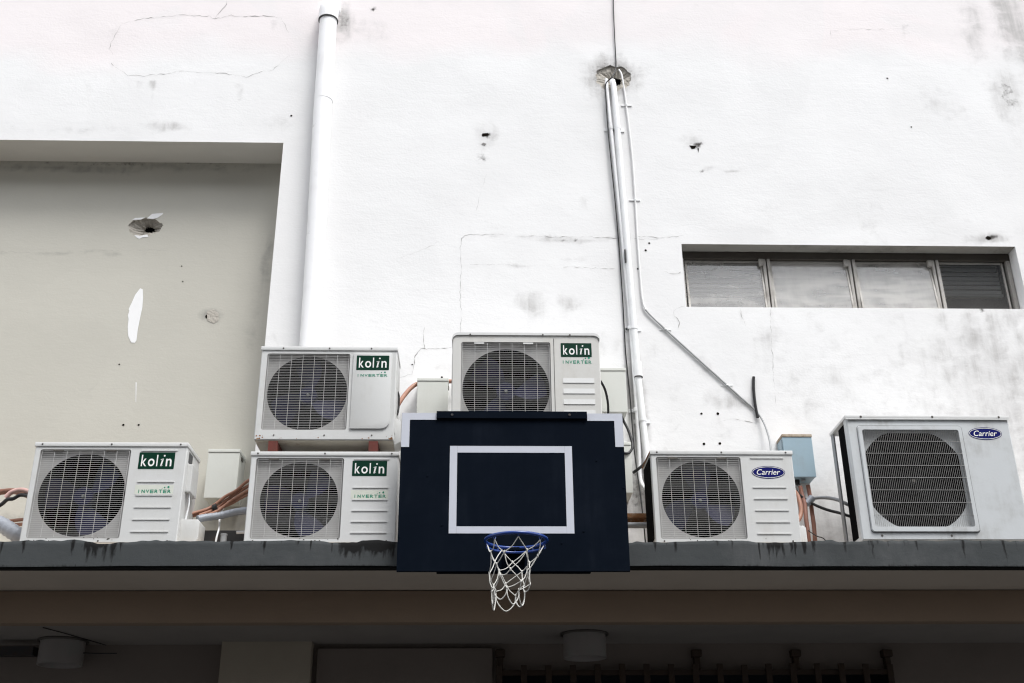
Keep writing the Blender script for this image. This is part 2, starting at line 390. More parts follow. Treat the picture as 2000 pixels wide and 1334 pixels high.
def grid_wall(name, mat, xs, zs, Y, holes, attrs=None, relief=0.0, seed=1, cuts=(), flat=()):
    xs = np.array(sorted(set(np.round(xs, 5)))); zs = np.array(sorted(set(np.round(zs, 5))))
    X, Z = np.meshgrid(xs, zs); nx = len(xs)
    Yv = np.full(X.shape, Y)
    if relief:
        edge = np.ones(X.shape)
        for h in list(holes)+list(flat):
            d = np.maximum(np.maximum(h[0]-X, X-h[1]), np.maximum(h[2]-Z, Z-h[3])); edge *= np.clip(d/0.15, 0, 1)
        edge *= np.clip((Z-zs[0])/0.2, 0, 1)
        Yv = Yv + edge*relief*(fbm(X, Z, 1.1, seed)-0.47)*2
    fs_ = []; cx = (xs[:-1]+xs[1:])/2; cz = (zs[:-1]+zs[1:])/2
    for j in range(len(zs)-1):
        hs = [h for h in holes if h[2] < cz[j] < h[3]]
        for i in range(nx-1):
            if any(h[0] < cx[i] < h[1] for h in hs): continue
            if any(c_(cx[i], cz[j]) for c_ in cuts): continue
            k = j*nx+i; fs_.append((k, k+1, k+nx+1, k+nx))
    me = bpy.data.meshes.new(name); me.from_pydata(np.stack([X, Yv, Z], -1).reshape(-1, 3).tolist(), [], fs_)
    me.materials.append(mat)
    for p in me.polygons: p.use_smooth = True
    if attrs:
        for nm, fn in attrs.items():
            a = me.attributes.new(nm, 'FLOAT', 'POINT'); a.data.foreach_set('value', np.clip(fn(X, Z), 0, 1).astype(np.float32).ravel())
    return link(name, me)

def blobs(lst, Y):
    """stains and painted shade: (px, py, rx_px, ry_px, strength) surveyed on the plane Y -> function of X, Z"""
    L = []
    for (px, py, rx, ry, s) in lst:
        c = at(px, py, Y); L.append((c.x, c.z, abs(at(px+rx, py, Y).x-c.x), abs(at(px, py-ry, Y).z-at(px, py, Y).z), s))
    def fn(X, Z):
        out = np.zeros(X.shape); wx = (fbm(X, Z, 4.0, 91)-0.47)*0.14; wz = (fbm(X, Z, 4.0, 57)-0.47)*0.14
        for (x, z, a, b, s) in L:
            d = ((X+wx-x)/a)**2+((Z+wz-z)/b)**2; out = np.maximum(out, s*np.exp(-np.minimum(d, 40)*1.1))
        return out
    return fn
def drips(lst, Y):
    """streaks running down: (px, py_top, py_bottom, width_px, strength)"""
    L = []
    for (px, p0, p1, w, s) in lst:
        a = at(px, p0, Y); b = at(px, p1, Y); L.append((a.x, a.z, max(0.05, a.z-b.z), abs(at(px+w, p0, Y).x-a.x), s))
    def fn(X, Z):
        out = np.zeros(X.shape); wx = (fbm(X, Z, 3.0, 33)-0.47)*0.05
        for (x, z, ln, w, s) in L:
            t = (z-Z)/ln; v = s*np.exp(-((X+wx-x)/w)**2)*np.clip(1-t, 0, 1)*np.clip(t*12+0.3, 0, 1); v[(t < -0.03) | (t > 1)] = 0
            out = np.maximum(out, v)
        return out
    return fn

def outline(cx, cz, rx, rz_, seed, jag, n=36):
    """ragged outline of a broken hole: radius factor per direction"""
    rnd = random.Random(seed); rad = [1+jag*(rnd.random()-0.5)*2 for _ in range(n)]; rad = [(rad[i]+rad[i-1]*0.5)/1.5 for i in range(n)]
    def inside(x, z):
        u, w = (x-cx)/rx, (z-cz)/rz_; q = math.hypot(u, w)
        if q > 1.6: return False
        t = (math.atan2(w, u)/(2*math.pi) % 1.0)*n; k = int(t); f = t-k
        return q < rad[k % n]*(1-f)+rad[(k+1) % n]*f
    return rad, inside
# ---- upper wall, its stains and painted shade, its broken holes
hA = at(1198, 150, YW); HA = (hA.x-0.175, hA.x+0.175, hA.z-0.165, hA.z+0.155)
sx = np.arange(XL, XR+0.01, 0.028); sz = np.arange(Z_SOF+0.002, ZT, 0.028)
holes = [(XL-1, X_REC, 0, Z_LINT), (WX0, WX1, WZ0, WZ1)]
radA, insA = outline(hA.x, hA.z-0.01, 0.122, 0.112, 17, 0.14)
xs = np.concatenate([sx, [X_REC, WX0, WX1], np.arange(HA[0], HA[1], 0.006)]); zs = np.concatenate([sz, [Z_LINT, WZ0, WZ1], np.arange(HA[2], HA[3], 0.006)])
gb = blobs([(1040, 600, 38, 34, 0.5), (1105, 600, 45, 22, 0.45), (1010, 520, 50, 9, 0.5), (1110, 500, 60, 10, 0.4), (945, 262, 34, 45, 0.45), (1350, 280, 30, 22, 0.5),
            (1195, 150, 62, 50, 0.85), (668, 42, 34, 38, 0.7), (640, 70, 30, 60, 0.35), (225, 62, 20, 20, 0.4), (1965, 190, 45, 60, 0.6), (1985, 40, 60, 120, 0.6), (1900, 60, 40, 80, 0.5), (1840, 200, 80, 60, 0.35),  # top-right blobs: mould together with painted corner darkening
            (1945, 690, 60, 40, 0.55), (1985, 740, 40, 60, 0.55), (1900, 665, 40, 25, 0.6), (1440, 780, 90, 25, 0.5), (1500, 660, 40, 30, 0.4), (1380, 720, 60, 40, 0.3),
            (1100, 462, 240, 8, 0.5), (1140, 395, 22, 16, 0.4), (1440, 338, 40, 5, 0.55), (1380, 335, 14, 5, 0.5), (1930, 468, 45, 12, 0.75), (1850, 590, 200, 10, 0.2),
            (1244, 800, 26, 150, 0.9), (1235, 980, 40, 70, 0.9), (1580, 990, 60, 60, 0.45), (1640, 900, 50, 120, 0.3), (800, 790, 40, 50, 0.3), (150, 255, 200, 14, 0.3), (330, 245, 60, 16, 0.5), (540, 240, 60, 30, 0.3), (720, 60, 50, 40, 0.35)], YW)
gd = drips([(275, 155, 250, 10, 0.4), (302, 155, 240, 9, 0.5), (470, 160, 250, 14, 0.4), (535, 35, 95, 7, 0.45), (1360, 0, 110, 6, 0.4), (1318, 30, 120, 7, 0.4), (1765, 45, 130, 8, 0.55), (1432, 0, 60, 6, 0.35),
            (1035, 575, 700, 26, 0.5), (1105, 590, 690, 30, 0.4), (960, 520, 660, 14, 0.25), (1500, 602, 700, 9, 0.4), (1580, 604, 720, 12, 0.35), (1690, 604, 760, 20, 0.3), (1760, 604, 800, 14, 0.4), (1840, 606, 760, 12, 0.5), (1885, 606, 720, 16, 0.6), (1935, 606, 800, 20, 0.6), (1975, 606, 840, 14, 0.6), (1450, 604, 740, 8, 0.3),
            (1375, 700, 860, 12, 0.35), (1310, 650, 820, 10, 0.3), (1110, 410, 520, 12, 0.25), (1960, 160, 420, 30, 0.45), (1990, 0, 480, 60, 0.5), (1890, 20, 260, 16, 0.4)], YW)
mb_ = blobs([(1195, 150, 52, 40, 0.42), (672, 40, 16, 20, 0.42), (948, 262, 11, 7, 0.75), (940, 305, 17, 12, 0.4), (1354, 287, 12, 6, 0.8), (1963, 180, 22, 26, 0.36), (1975, 200, 26, 18, 0.34), (1930, 467, 9, 5, 0.8), (1920, 610, 8, 6, 0.7),
              (1243, 830, 16, 110, 0.3), (1236, 960, 30, 60, 0.34), (1090, 462, 14, 3, 0.6), (1115, 464, 8, 3, 0.6), (1430, 340, 22, 3, 0.5), (1370, 336, 8, 3, 0.5), (570, 225, 3, 3, 0.8), (730, 18, 5, 6, 0.7)], YW)
zled = Z_LEDGE
def grime_shade_fn(X, Z):
    low = np.clip(1-(Z-zled)/0.55, 0, 1)*0.35 + np.clip((X-1.6)/3.0, 0, 1)*0.26 + np.clip((zled+2.2-Z)/0.9, 0, 1)*0.26  # darkens low and right wall: painted lens falloff, plus dirt near the ledge
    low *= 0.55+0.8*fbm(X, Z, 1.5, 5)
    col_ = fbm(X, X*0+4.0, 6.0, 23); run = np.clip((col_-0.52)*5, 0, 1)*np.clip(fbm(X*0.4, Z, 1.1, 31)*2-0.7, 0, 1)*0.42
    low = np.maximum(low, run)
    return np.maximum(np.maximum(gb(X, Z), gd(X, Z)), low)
def pink_fn(X, Z):
    zb = at(300, 118, YW).z + (fbm(X, Z, 0.9, 71)-0.47)*0.9
    return np.clip((Z-zb)/0.22, 0, 1)*0.42
wall = bpart(grid_wall('upper_wall', M['wall'], xs, zs, YW, holes, {'grime_shade': grime_shade_fn, 'mould': mb_, 'pink': pink_fn}, 0.008, 3, (insA,), (HA,)))
def wpart(o): return at_root_child(o, wall)
def at_root_child(o, par):
    o.parent = par; o.matrix_parent_inverse = (par.parent.matrix_world @ Matrix()).inverted() if False else Matrix(); return o

def crater(name, Y, cx, cz, rx, rz_, core, mats, parent, rad, depth=0.09, seed=1):
    """crumbling cone and dark core behind a broken opening of a wall"""
    rnd = random.Random(seed); n = len(rad)
    L0 = [(cx+rx*1.14*rad[i]*math.cos(2*math.pi*i/n), cz+rz_*1.14*rad[i]*math.sin(2*math.pi*i/n)) for i in range(n)]
    mb = MB(); mb.cur = 1
    Y = Y+0.004
    prev = [(x, Y, z) for x, z in L0]
    for k, (t, dy) in enumerate(((0.93, 0.018), (0.72, 0.03), (0.5, 0.045), (0.3, 0.06))):
        ring = []
        for i in range(n):
            a = 2*math.pi*i/n; q = t*rad[i]*(1+0.16*(rnd.random()-0.5))
            ring.append((cx+(core[0]-cx)*(1-t)+q*rx*math.cos(a), Y+dy*depth/0.06*(1+0.5*(rnd.random()-0.5)), cz+(core[1]-cz)*(1-t)+q*rz_*math.sin(a)))
        mb.add(prev+ring, [(i, (i+1) % n, n+(i+1) % n, n+i) for i in range(n)]); prev = ring
    mb.cur = 2
    ring = [(core[0]+core[2]*math.cos(2*math.pi*i/n), Y+depth*1.1, core[1]+core[3]*math.sin(2*math.pi*i/n)) for i in range(n)]
    mb.cur = 1; mb.add(prev+ring, [(i, (i+1) % n, n+(i+1) % n, n+i) for i in range(n)]); mb.cur = 2
    deep = [(x, Y+depth*1.1+0.12, z) for x, _, z in ring]
    mb.add(ring+deep, [(i, (i+1) % n, n+(i+1) % n, n+i) for i in range(n)]+[tuple(range(n, 2*n))])
    o = mb.build(name, mats, None, None, 0, True)
    o.parent = parent; return o
c2 = at(1206, 153, YW)
crater('broken_hole', YW, hA.x, hA.z-0.01, 0.122, 0.112, (c2.x, c2.z-0.01, 0.045, 0.05), [M['wall'], M['concrete'], M['hole']], wall, radA, 0.03, 4)

def ribbon(name, pts, Y, w, mat, parent, seed=0, wig=1.5, proud=0.0015):
    """hairline crack: a thin irregular sliver"""
    rnd = random.Random(seed); P = []
    for (a, b) in zip(pts[:-1], pts[1:]):
        n = max(2, int(math.hypot(b[0]-a[0], b[1]-a[1])/6))
        for k in range(n): t = k/n; P.append((a[0]+(b[0]-a[0])*t+rnd.uniform(-wig, wig), a[1]+(b[1]-a[1])*t+rnd.uniform(-wig, wig)))
    P.append(pts[-1]); W = [at(x, y, Y) for x, y in P]; vs_ = []; n = len(W)
    for i in range(n):
        d = (W[min(i+1, n-1)]-W[max(i-1, 0)]); d.y = 0; d.normalize(); nn = Vector((-d.z, 0, d.x))
        q = 1.0*w*(0.1+1.2*rnd.random()**1.5)*(0.35 if i in (0, n-1) else 1)*(0.45+0.75*(0.5+0.5*math.sin(i*0.37+seed)))
        yy = Y-proud-0.006*(1 if Y == YW else 0)
        vs_ += [(W[i]+nn*q/2), (W[i]-nn*q/2)]
    vs_ = [(v.x, Y-proud-relief_at(v.x, v.z, Y), v.z) for v in vs_]
    mb = MB(); mb.add(vs_, [(2*i, 2*i+2, 2*i+3, 2*i+1) for i in range(n-1)])
    return mb.build(name, mat, parent, None, 0, False)
def relief_at(x, z, Y):
    if Y != YW: return 0.0
    X = np.array([[x]]); Z = np.array([[z]]); e = 1.0
    for h in holes+[HA]:
        d = max(max(h[0]-x, x-h[1]), max(h[2]-z, z-h[3])); e *= min(1, max(0, d/0.15))
    e *= min(1, max(0, (z-Z_BEAM)/0.2))
    return -float(e*0.008*(fbm(X, Z, 1.1, 3)[0, 0]-0.47)*2)

def zc(lst, s, ox, oy): return [(ox+x/s, oy+y/s) for x, y in lst]
CR = [(zc([(970,0),(975,30),(930,75),(900,118)], 3.333, 150, 0), 0.0028),
      (zc([(240,355),(208,320),(245,235),(275,185),(285,158),(350,142),(440,122),(580,105),(700,95),(800,105),(865,105),(895,122),(1000,100),(1100,106),(1280,103),(1330,122),(1355,165),(1383,215)], 3.333, 150, 0), 0.0042),
      (zc([(222,405),(240,432),(300,470),(330,490),(420,497),(500,490),(580,478),(700,460),(830,475),(950,475),(1100,505),(1200,465),(1280,455),(1340,400),(1385,360)], 3.333, 150, 0), 0.0036),
      (zc([(720,640),(600,638),(510,641),(498,655),(490,720),(497,790),(489,870),(494,1000),(493,1110)], 2.47, 700, 200), 0.0032),
      (zc([(760,650),(880,645),(950,652),(1050,648),(1200,655),(1300,655),(1450,660)], 2.47, 700, 200), 0.0034),
      (zc([(195,1325),(255,1310),(268,1270),(275,1220),(300,1190),(380,1185),(450,1180)], 2.47, 700, 200), 0.006),
      (zc([(318,1080),(315,1130),(318,1190)], 2.47, 700, 200), 0.0026),
      (zc([(540,785),(680,782),(770,786)], 2.47, 700, 200), 0.0022), (zc([(990,792),(1080,798),(1240,802)], 2.47, 700, 200), 0.0026),
      (zc([(620,345),(590,430),(570,520)], 2.47, 700, 200), 0.0016), (zc([(180,755),(300,715),(390,670)], 2.47, 700, 200), 0.0016),
      (zc([(175,438),(140,442),(100,460),(105,490),(128,525),(125,556)], 2.778, 1280, 440), 0.0042), (zc([(45,250),(75,262),(120,262),(140,252)], 2.778, 1280, 440), 0.003),
      (zc([(460,450),(470,500),(490,550)], 2.778, 1280, 440), 0.003), ([(1505,602),(1506,660),(1510,730),(1515,790)], 0.0022), (zc([(920,210),(918,170),(1040,163),(1150,163),(1250,165)], 2.857, 1300, 0), 0.0022),
      ([(1397,830),(1410,822),(1440,818),(1470,826)], 0.0022), ([(1240,462),(1300,464),(1335,460)], 0.0026)]
for i, (pts, w) in enumerate(CR): ribbon('crack', pts, YW, w, M['crack'], wall, i)
def drill(px, py, Y, r, parent, name='drill_hole'):
    p = at(px, py, Y); mb = MB(); yy = Y-relief_at(p.x, p.z, Y)
    mb.add([(p.x+r*math.cos(a*math.pi/5), yy-0.0015, p.z+r*math.sin(a*math.pi/5)*random.uniform(0.8, 1.1)) for a in range(10)], [tuple(range(10))])
    return mb.build(name, M['hole'], parent, None, 0, False)
for (px, py, r) in ((1370, 808, .008), (1402, 808, .009), (1375, 867, .009), (1406, 866, .009), (805, 712, .005), (1261, 489, .008), (1268, 475, .007), (863, 737, .007), (569, 226, .008), (1246, 525, .007), (1733, 153, .007), (1780, 248, .006)):
    drill(px, py, YW, r, wall)
def chip(px, py, poly, Y, mat, parent, name, proud=0.002):
    """a small flat flake or gouge with its own outline"""
    vs_ = [at(px+x, py+y, Y) for x, y in poly]; mb = MB()
    mb.add([(v.x, Y-proud-relief_at(v.x, v.z, Y), v.z) for v in vs_], [tuple(range(len(vs_)))])
    return mb.build(name, mat, parent, None, 0, False)
chip(948, 263, [(-6,-2),(5,-3),(7,1),(-4,4),(-7,3)], YW, M['hole'], wall, 'gouge')
chip(1354, 287, [(-8,-3),(6,-2),(3,3),(-3,4)], YW, M['hole'], wall, 'gouge')
chip(1363, 297, [(-1,-8),(2,-7),(1,2)], YW, M['hole'], wall, 'gouge')
chip(1930, 465, [(-6,0),(-2,-4),(4,-2),(6,2),(0,4)], YW, M['hole'], wall, 'gouge')
chip(945, 282, [(-5,0),(-1,-3),(5,-1),(2,3)], YW, M['crack'], wall, 'gouge')

# ---- shallow recess on the left
hB = at(283, 443, YR); HB = (hB.x-0.2, hB.x+0.2, hB.z-0.16, hB.z+0.16)
rxs = np.concatenate([np.arange(XL, X_REC, 0.03), [X_REC], np.arange(HB[0], HB[1], 0.006)]); rzs = np.concatenate([np.arange(Z_SOF, Z_LINT, 0.03), [Z_LINT], np.arange(HB[2], HB[3], 0.006)])
radB, insB = outline(hB.x, hB.z, 0.112, 0.074, 23, 0.12)
rb = blobs([(300, 330, 300, 12, 0.5), (120, 330, 260, 10, 0.6), (520, 520, 18, 90, 0.5), (500, 620, 22, 120, 0.35), (415, 617, 26, 22, 0.7), (150, 492, 200, 5, 0.45), (335, 530, 10, 50, 0.3), (200, 760, 200, 60, 0.2), (460, 1000, 90, 60, 0.6), (15, 1030, 60, 40, 0.6)], YR)  # bands under the soffit and along the right edge mix stains with painted shade
rm = blobs([(250, 318, 400, 8, 0.34), (412, 620, 6, 9, 0.5), (283, 443, 42, 26, 0.2)], YR)
rwall = bpart(grid_wall('recess_wall', M['beige'], rxs, rzs, YR, [], {'grime_shade': rb, 'mould': rm}, 0.0, 9, (insB,)))
crater('broken_hole', YR, hB.x, hB.z, 0.112, 0.074, (hB.x+0.028, hB.z+0.006, 0.068, 0.052), [M['beige'], M['concrete'], M['hole']], rwall, radB, 0.05, 9)
mb = MB()
mb.add([(XL, YW, Z_LINT), (X_REC, YW, Z_LINT), (X_REC, YR, Z_LINT), (XL, YR, Z_LINT)], [(0, 1, 2, 3)])
bpart(mb.build('recess_soffit', M['recess_top'], None, None, 0, False))
mb = MB(); mb.add([(X_REC, YW, Z_SOF), (X_REC, YR, Z_SOF), (X_REC, YR, Z_LINT), (X_REC, YW, Z_LINT)], [(0, 1, 2, 3)])
bpart(mb.build('recess_jamb', M['wall'], None, None, 0, False))
s7 = lambda L: [((x-750)/2.857, (y-1070)/2.857) for x, y in L]
chip(262.5, 614.5, s7([(783,923),(797,930),(799,975),(795,1030),(783,1085),(770,1150),(762,1215),(752,1228),(732,1226),(716,1190),(713,1140),(718,1095),(714,1075),(722,1050),(718,1040),(735,1005),(755,960)]), YR, M['primer'], rwall, 'bare_patch')
chip(303, 421, [(-16,6),(-6,-3),(16,-5),(14,-1),(4,5),(-4,7)], YR, M['primer'], rwall, 'bare_patch')
chip(268, 427, [(-10,3),(-4,-1),(16,-2),(8,2)], YR, M['primer'], rwall, 'bare_patch')
chip(276, 463, [(-14,-4),(-2,-2),(12,-5),(14,0),(2,1),(-4,4),(-9,1)], YR, M['primer'], rwall, 'bare_patch')
chip(266, 765, [(-1,-18),(1,-18),(0,22),(-1,20)], YR, M['primer'], rwall, 'bare_patch')
for (px, py, r) in ((241, 830, .008), (271, 830, .007), (233, 712, .006), (355, 520, .005), (357, 550, .005), (422, 625, .006), (405, 618, .014)): drill(px, py, YR, r, rwall)
ribbon('crack', [(0, 492), (110, 494), (230, 490), (330, 488)], YR, 0.0012, M['crack'], rwall, 50)
chip(413, 618, [(-9,-10),(4,-14),(14,-6),(14,8),(4,14),(-8,8)], YR, M['concrete'], rwall, 'gouge')

# ---- canopy: slab, fascia with drip stains, soffit, beam, ceiling, lower wall
mb = MB(); mb.box(XL, XR, YF+0.042, YR+0.05, Z_SOF+0.0, Z_LEDGE)
slab = bpart(mb.build('canopy_slab', M['soffit']))
fx = np.arange(XL, XR, 0.0075); fz = np.linspace(Z_SOF-0.003, Z_LEDGE, 22)
FX, FZ = np.meshgrid(fx, fz); tt = (FZ-fz[0])/(fz[-1]-fz[0])
topz = (fbm(fx, fx*0+3, 3.0, 21)-0.47)*0.018 + (value_noise(fx, fx*0+7, 28.0, 5)-0.5)*0.006
chips = np.zeros_like(fx)
for (px, w, dz) in ((155, 26, 0.006), (205, 22, -0.010), (290, 30, 0.004), (720, 40, 0.012), (690, 14, -0.01), (1230, 10, -0.008), (1500, 22, -0.005), (1620, 10, 0.007), (1700, 20, 0.004), (590, 50, 0.006)):
    x = at(px, 1057, YF).x; chips += dz*np.exp(-((fx-x)/(w*0.0027))**4)
botz = (fbm(fx, fx*0+11, 1.6, 8)-0.47)*0.016
FZ = FZ + (topz+chips-0.001)[None, :]*tt**3 + botz[None, :]*(1-tt)**2
FY = YF + (fbm(FX, FZ, 5.0, 15)-0.47)*0.006 + 0.004*np.clip((tt-0.9)/0.1, 0, 1)
def fascia_mould(X, Z):
    t = 1-(Z-fz[0])/(fz[-1]-fz[0]); out = np.zeros(X.shape); r = random.Random(4)
    def st(px, w, ln, s):
        x = at(px, 1060, YF).x; ww = w*0.0027
        wob = (value_noise(X, Z, 40.0, 3)-0.5)*0.006
        k = np.clip(1-t/ln, 0, 1); np.maximum(out, s*np.exp(-((X+wob-x)/(ww*(0.4+0.6*k)))**2)*np.sqrt(k)*(k > 0), out=out)
    for px in (4, 47, 143, 168): st(px, 4, r.uniform(0.5, 0.9), 0.8)
    for k in range(22): st(r.uniform(172, 212), r.uniform(1.5, 4), r.uniform(0.35, 0.95), r.uniform(0.6, 0.95))
    for px, w, l in ((222, 6, 0.9), (226, 4, 0.7), (237, 3, 0.6), (452, 2.5, 0.5), (517, 3, 0.6), (608, 2, 0.4), (648, 2, 0.5)): st(px, w, l, 0.85)
    for k in range(46): st(r.uniform(664, 775), r.uniform(2, 7), r.uniform(0.25, 0.85), r.uniform(0.55, 0.95))
    for px in (1279, 1320, 1430, 1482, 1500, 1508, 1515, 1521, 1528, 1545, 1552, 1568, 1571, 1588, 1650): st(px, r.uniform(1.5, 4.5), r.uniform(0.4, 0.95), r.uniform(0.6, 0.95))
    for px in (1697, 1703, 1790, 1880, 1915, 1960): st(px, r.uniform(1.5, 3.5), r.uniform(0.3, 1.0), 0.7)
    for k in range(90): st(r.uniform(-1200, 3000), r.uniform(1, 2.5), r.uniform(0.15, 0.4), r.uniform(0.3, 0.6))
    for (pa, pb, dp, sg) in ((664, 774, 0.62, 1.0), (174, 214, 0.45, 0.7), (1494, 1530, 0.5, 0.55)):
        xa_, xb_ = at(pa, 1060, YF).x, at(pb, 1060, YF).x
        band = np.clip((X-xa_)/0.02, 0, 1)*np.clip((xb_-X)/0.02, 0, 1)
        edge = dp*(0.25+1.1*fbm(X*2.0, Z*0.3, 9.0, 61))
        np.maximum(out, sg*band*np.clip((edge-t)/0.22, 0, 1), out=out)
    return np.maximum(out, 0.35*np.clip((0.12-(1-t))/0.12, 0, 1)*(0.3+fbm(X, Z, 6, 2)))
nxf = len(fx); nzf = len(fz)
V = np.stack([FX, FY, FZ], -1).reshape(-1, 3).tolist(); fsf = [(j*nxf+i, j*nxf+i+1, (j+1)*nxf+i+1, (j+1)*nxf+i) for j in range(nzf-1) for i in range(nxf-1)]
k0 = len(V); V += [(x, YF+0.045, z) for x, z in zip(fx, FZ[-1])]; fsf += [((nzf-1)*nxf+i, (nzf-1)*nxf+i+1, k0+i+1, k0+i) for i in range(nxf-1)]
k1 = len(V); V += [(x, YF+0.045, Z_SOF-0.003) for x in fx]; fsf += [(k1+i, k1+i+1, i+1, i) for i in range(nxf-1)]
me = bpy.data.meshes.new('fascia'); me.from_pydata(V, [], fsf); me.materials.append(M['fascia'])
mo = fascia_mould(FX, FZ).ravel(); mo = np.concatenate([mo, FZ[-1]*0+0.3, FZ[-1]*0+0.9]); mo = np.clip(mo, 0, 1).astype(np.float32)
a = me.attributes.new('mould', 'FLOAT', 'POINT'); a.data.foreach_set('value', mo)
gr = np.clip(fbm(FX, FZ, 2.0, 44)*1.2-0.35, 0, 1).ravel(); a = me.attributes.new('grime_shade', 'FLOAT', 'POINT'); a.data.foreach_set('value', np.concatenate([gr, fx*0, fx*0]).astype(np.float32))
for p in me.polygons: p.use_smooth = True
me.set_sharp_from_angle(angle=math.radians(40))
bpart(link('fascia', me))
mb = MB(); mb.box(XL, XR, YF+0.012, YF+0.062, Z_SOF-0.012, Z_SOF-0.0035); bpart(mb.build('drip_edge', M['mouldm']))
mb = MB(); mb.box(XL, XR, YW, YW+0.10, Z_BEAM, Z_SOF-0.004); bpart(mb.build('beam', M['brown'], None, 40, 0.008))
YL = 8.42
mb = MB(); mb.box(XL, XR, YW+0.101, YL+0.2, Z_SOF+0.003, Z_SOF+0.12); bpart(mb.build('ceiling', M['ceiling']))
dx0, dx1 = at(968, 1312, YL).x, at(1745, 1312, YL).x; dz1 = at(1300, 1318, YL).z
lxs = np.concatenate([np.arange(XL, XR+0.01, 0.25), [dx0, dx1]]); lzs = np.concatenate([np.arange(0, Z_SOF, 0.25), [dz1, Z_SOF+0.004]])
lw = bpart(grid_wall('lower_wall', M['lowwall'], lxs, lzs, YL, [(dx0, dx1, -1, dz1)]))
mb = MB(); mb.box(dx0-0.3, dx1+0.3, YL+0.002, YL+3, 0.001, dz1+0.1)
mb.f = [f for k, f in enumerate(mb.f) if k != 2]; mb.mi = mb.mi[:5]
bpart(mb.build('store_room', M['room'], None, None, 0, False))
px0, px1 = at(430, 1290, YL-0.12).x, at(607, 1290, YL-0.12).x; pz = at(500, 1249, YL-0.12).z
mb = MB(); mb.box(px0, px1, YL-0.12, YL-0.002, 0.002, pz); bpart(mb.build('pilaster', M['lowpanel'], None, None, 0.006))
px0, px1 = at(619, 1290, YL-0.05).x, at(962, 1290, YL-0.05).x; pz = at(700, 1266, YL-0.05).z
mb = MB(); mb.box(px0, px1, YL-0.05, YL-0.002, 0.002, pz); bpart(mb.build('wall_panel', M['lowwall'], None, None, 0.006))
# the building's inside, so that no sky shows through
mb = MB(); mb.box(XL, XR, YR+0.35, YR+0.45, Z_SOF+0.12, ZT); bpart(mb.build('back_partition', M['room']))

# ---- ribbon window
win = thing('ribbon_window', '', '', (0, 0, 0)); 
for k in ('label', 'category'): del win[k]
win.parent = building; win.matrix_parent_inverse = Matrix.Translation(building.location).inverted()
YG = YW+0.13
mb = MB()
mb.add([(WX0, YW, WZ1), (WX1, YW, WZ1), (WX1, YG+0.08, WZ1), (WX0, YG+0.08, WZ1)], [(0, 1, 2, 3)]); mb.build('head_reveal', M['reveal'], win, None, 0, False); mb = MB()
mb.add([(WX0, YW, WZ0), (WX1, YW, WZ0), (WX1, YG+0.08, WZ0), (WX0, YG+0.08, WZ0)], [(3, 2, 1, 0)])
mb.add([(WX0, YW, WZ0), (WX0, YG+0.08, WZ0), (WX0, YG+0.08, WZ1), (WX0, YW, WZ1)], [(0, 1, 2, 3)])
mb.add([(WX1, YW, WZ0), (WX1, YG+0.08, WZ0), (WX1, YG+0.08, WZ1), (WX1, YW, WZ1)], [(3, 2, 1, 0)])
mb.build('reveal', M['wall'], win, None, 0, False)
mb = MB(); mb.box(WX0+0.001, WX1-0.001, YG-0.03, YG+0.05, WZ1-0.055, WZ1-0.001); mb.build('head_frame', M['frame_dark'], win, None, 0.004)
mb = MB(); mb.box(WX0+0.001, WX1-0.001, YG-0.02, YG+0.05, WZ0+0.001, WZ0+0.03); mb.build('sill_frame', M['frame'], win, None, 0.003)
divs = [WX0+0.012]+[at(px, 548, YG-0.02).x for px in (1500, 1667, 1831)]+[WX1-0.02]
for i, x in enumerate(divs):
    mb = MB(); w = 0.024 if 0 < i < 4 else 0.016
    if 0 < i < 4:
        mb.box(x-w, x-0.004, YG-0.03, YG+0.04, WZ0+0.03, WZ1-0.055); mb.box(x+0.004, x+w, YG-0.034, YG+0.04, WZ0+0.03, WZ1-0.055); mb.box(x-0.004, x+0.004, YG-0.01, YG+0.04, WZ0+0.03, WZ1-0.055)
    else: mb.box(x-0.011, x+w, YG-0.03, YG+0.04, WZ0+0.03, WZ1-0.055)
    mb.build('mullion', M['frame'], win, None, 0.003)
    if 0 < i < 4:
        mb = MB(); mb.box(x-0.052, x-0.024, YG-0.036, YG-0.012, WZ1-0.105, WZ1-0.056); mb.build('hinge_block', M['frame'], win, None, 0.003)
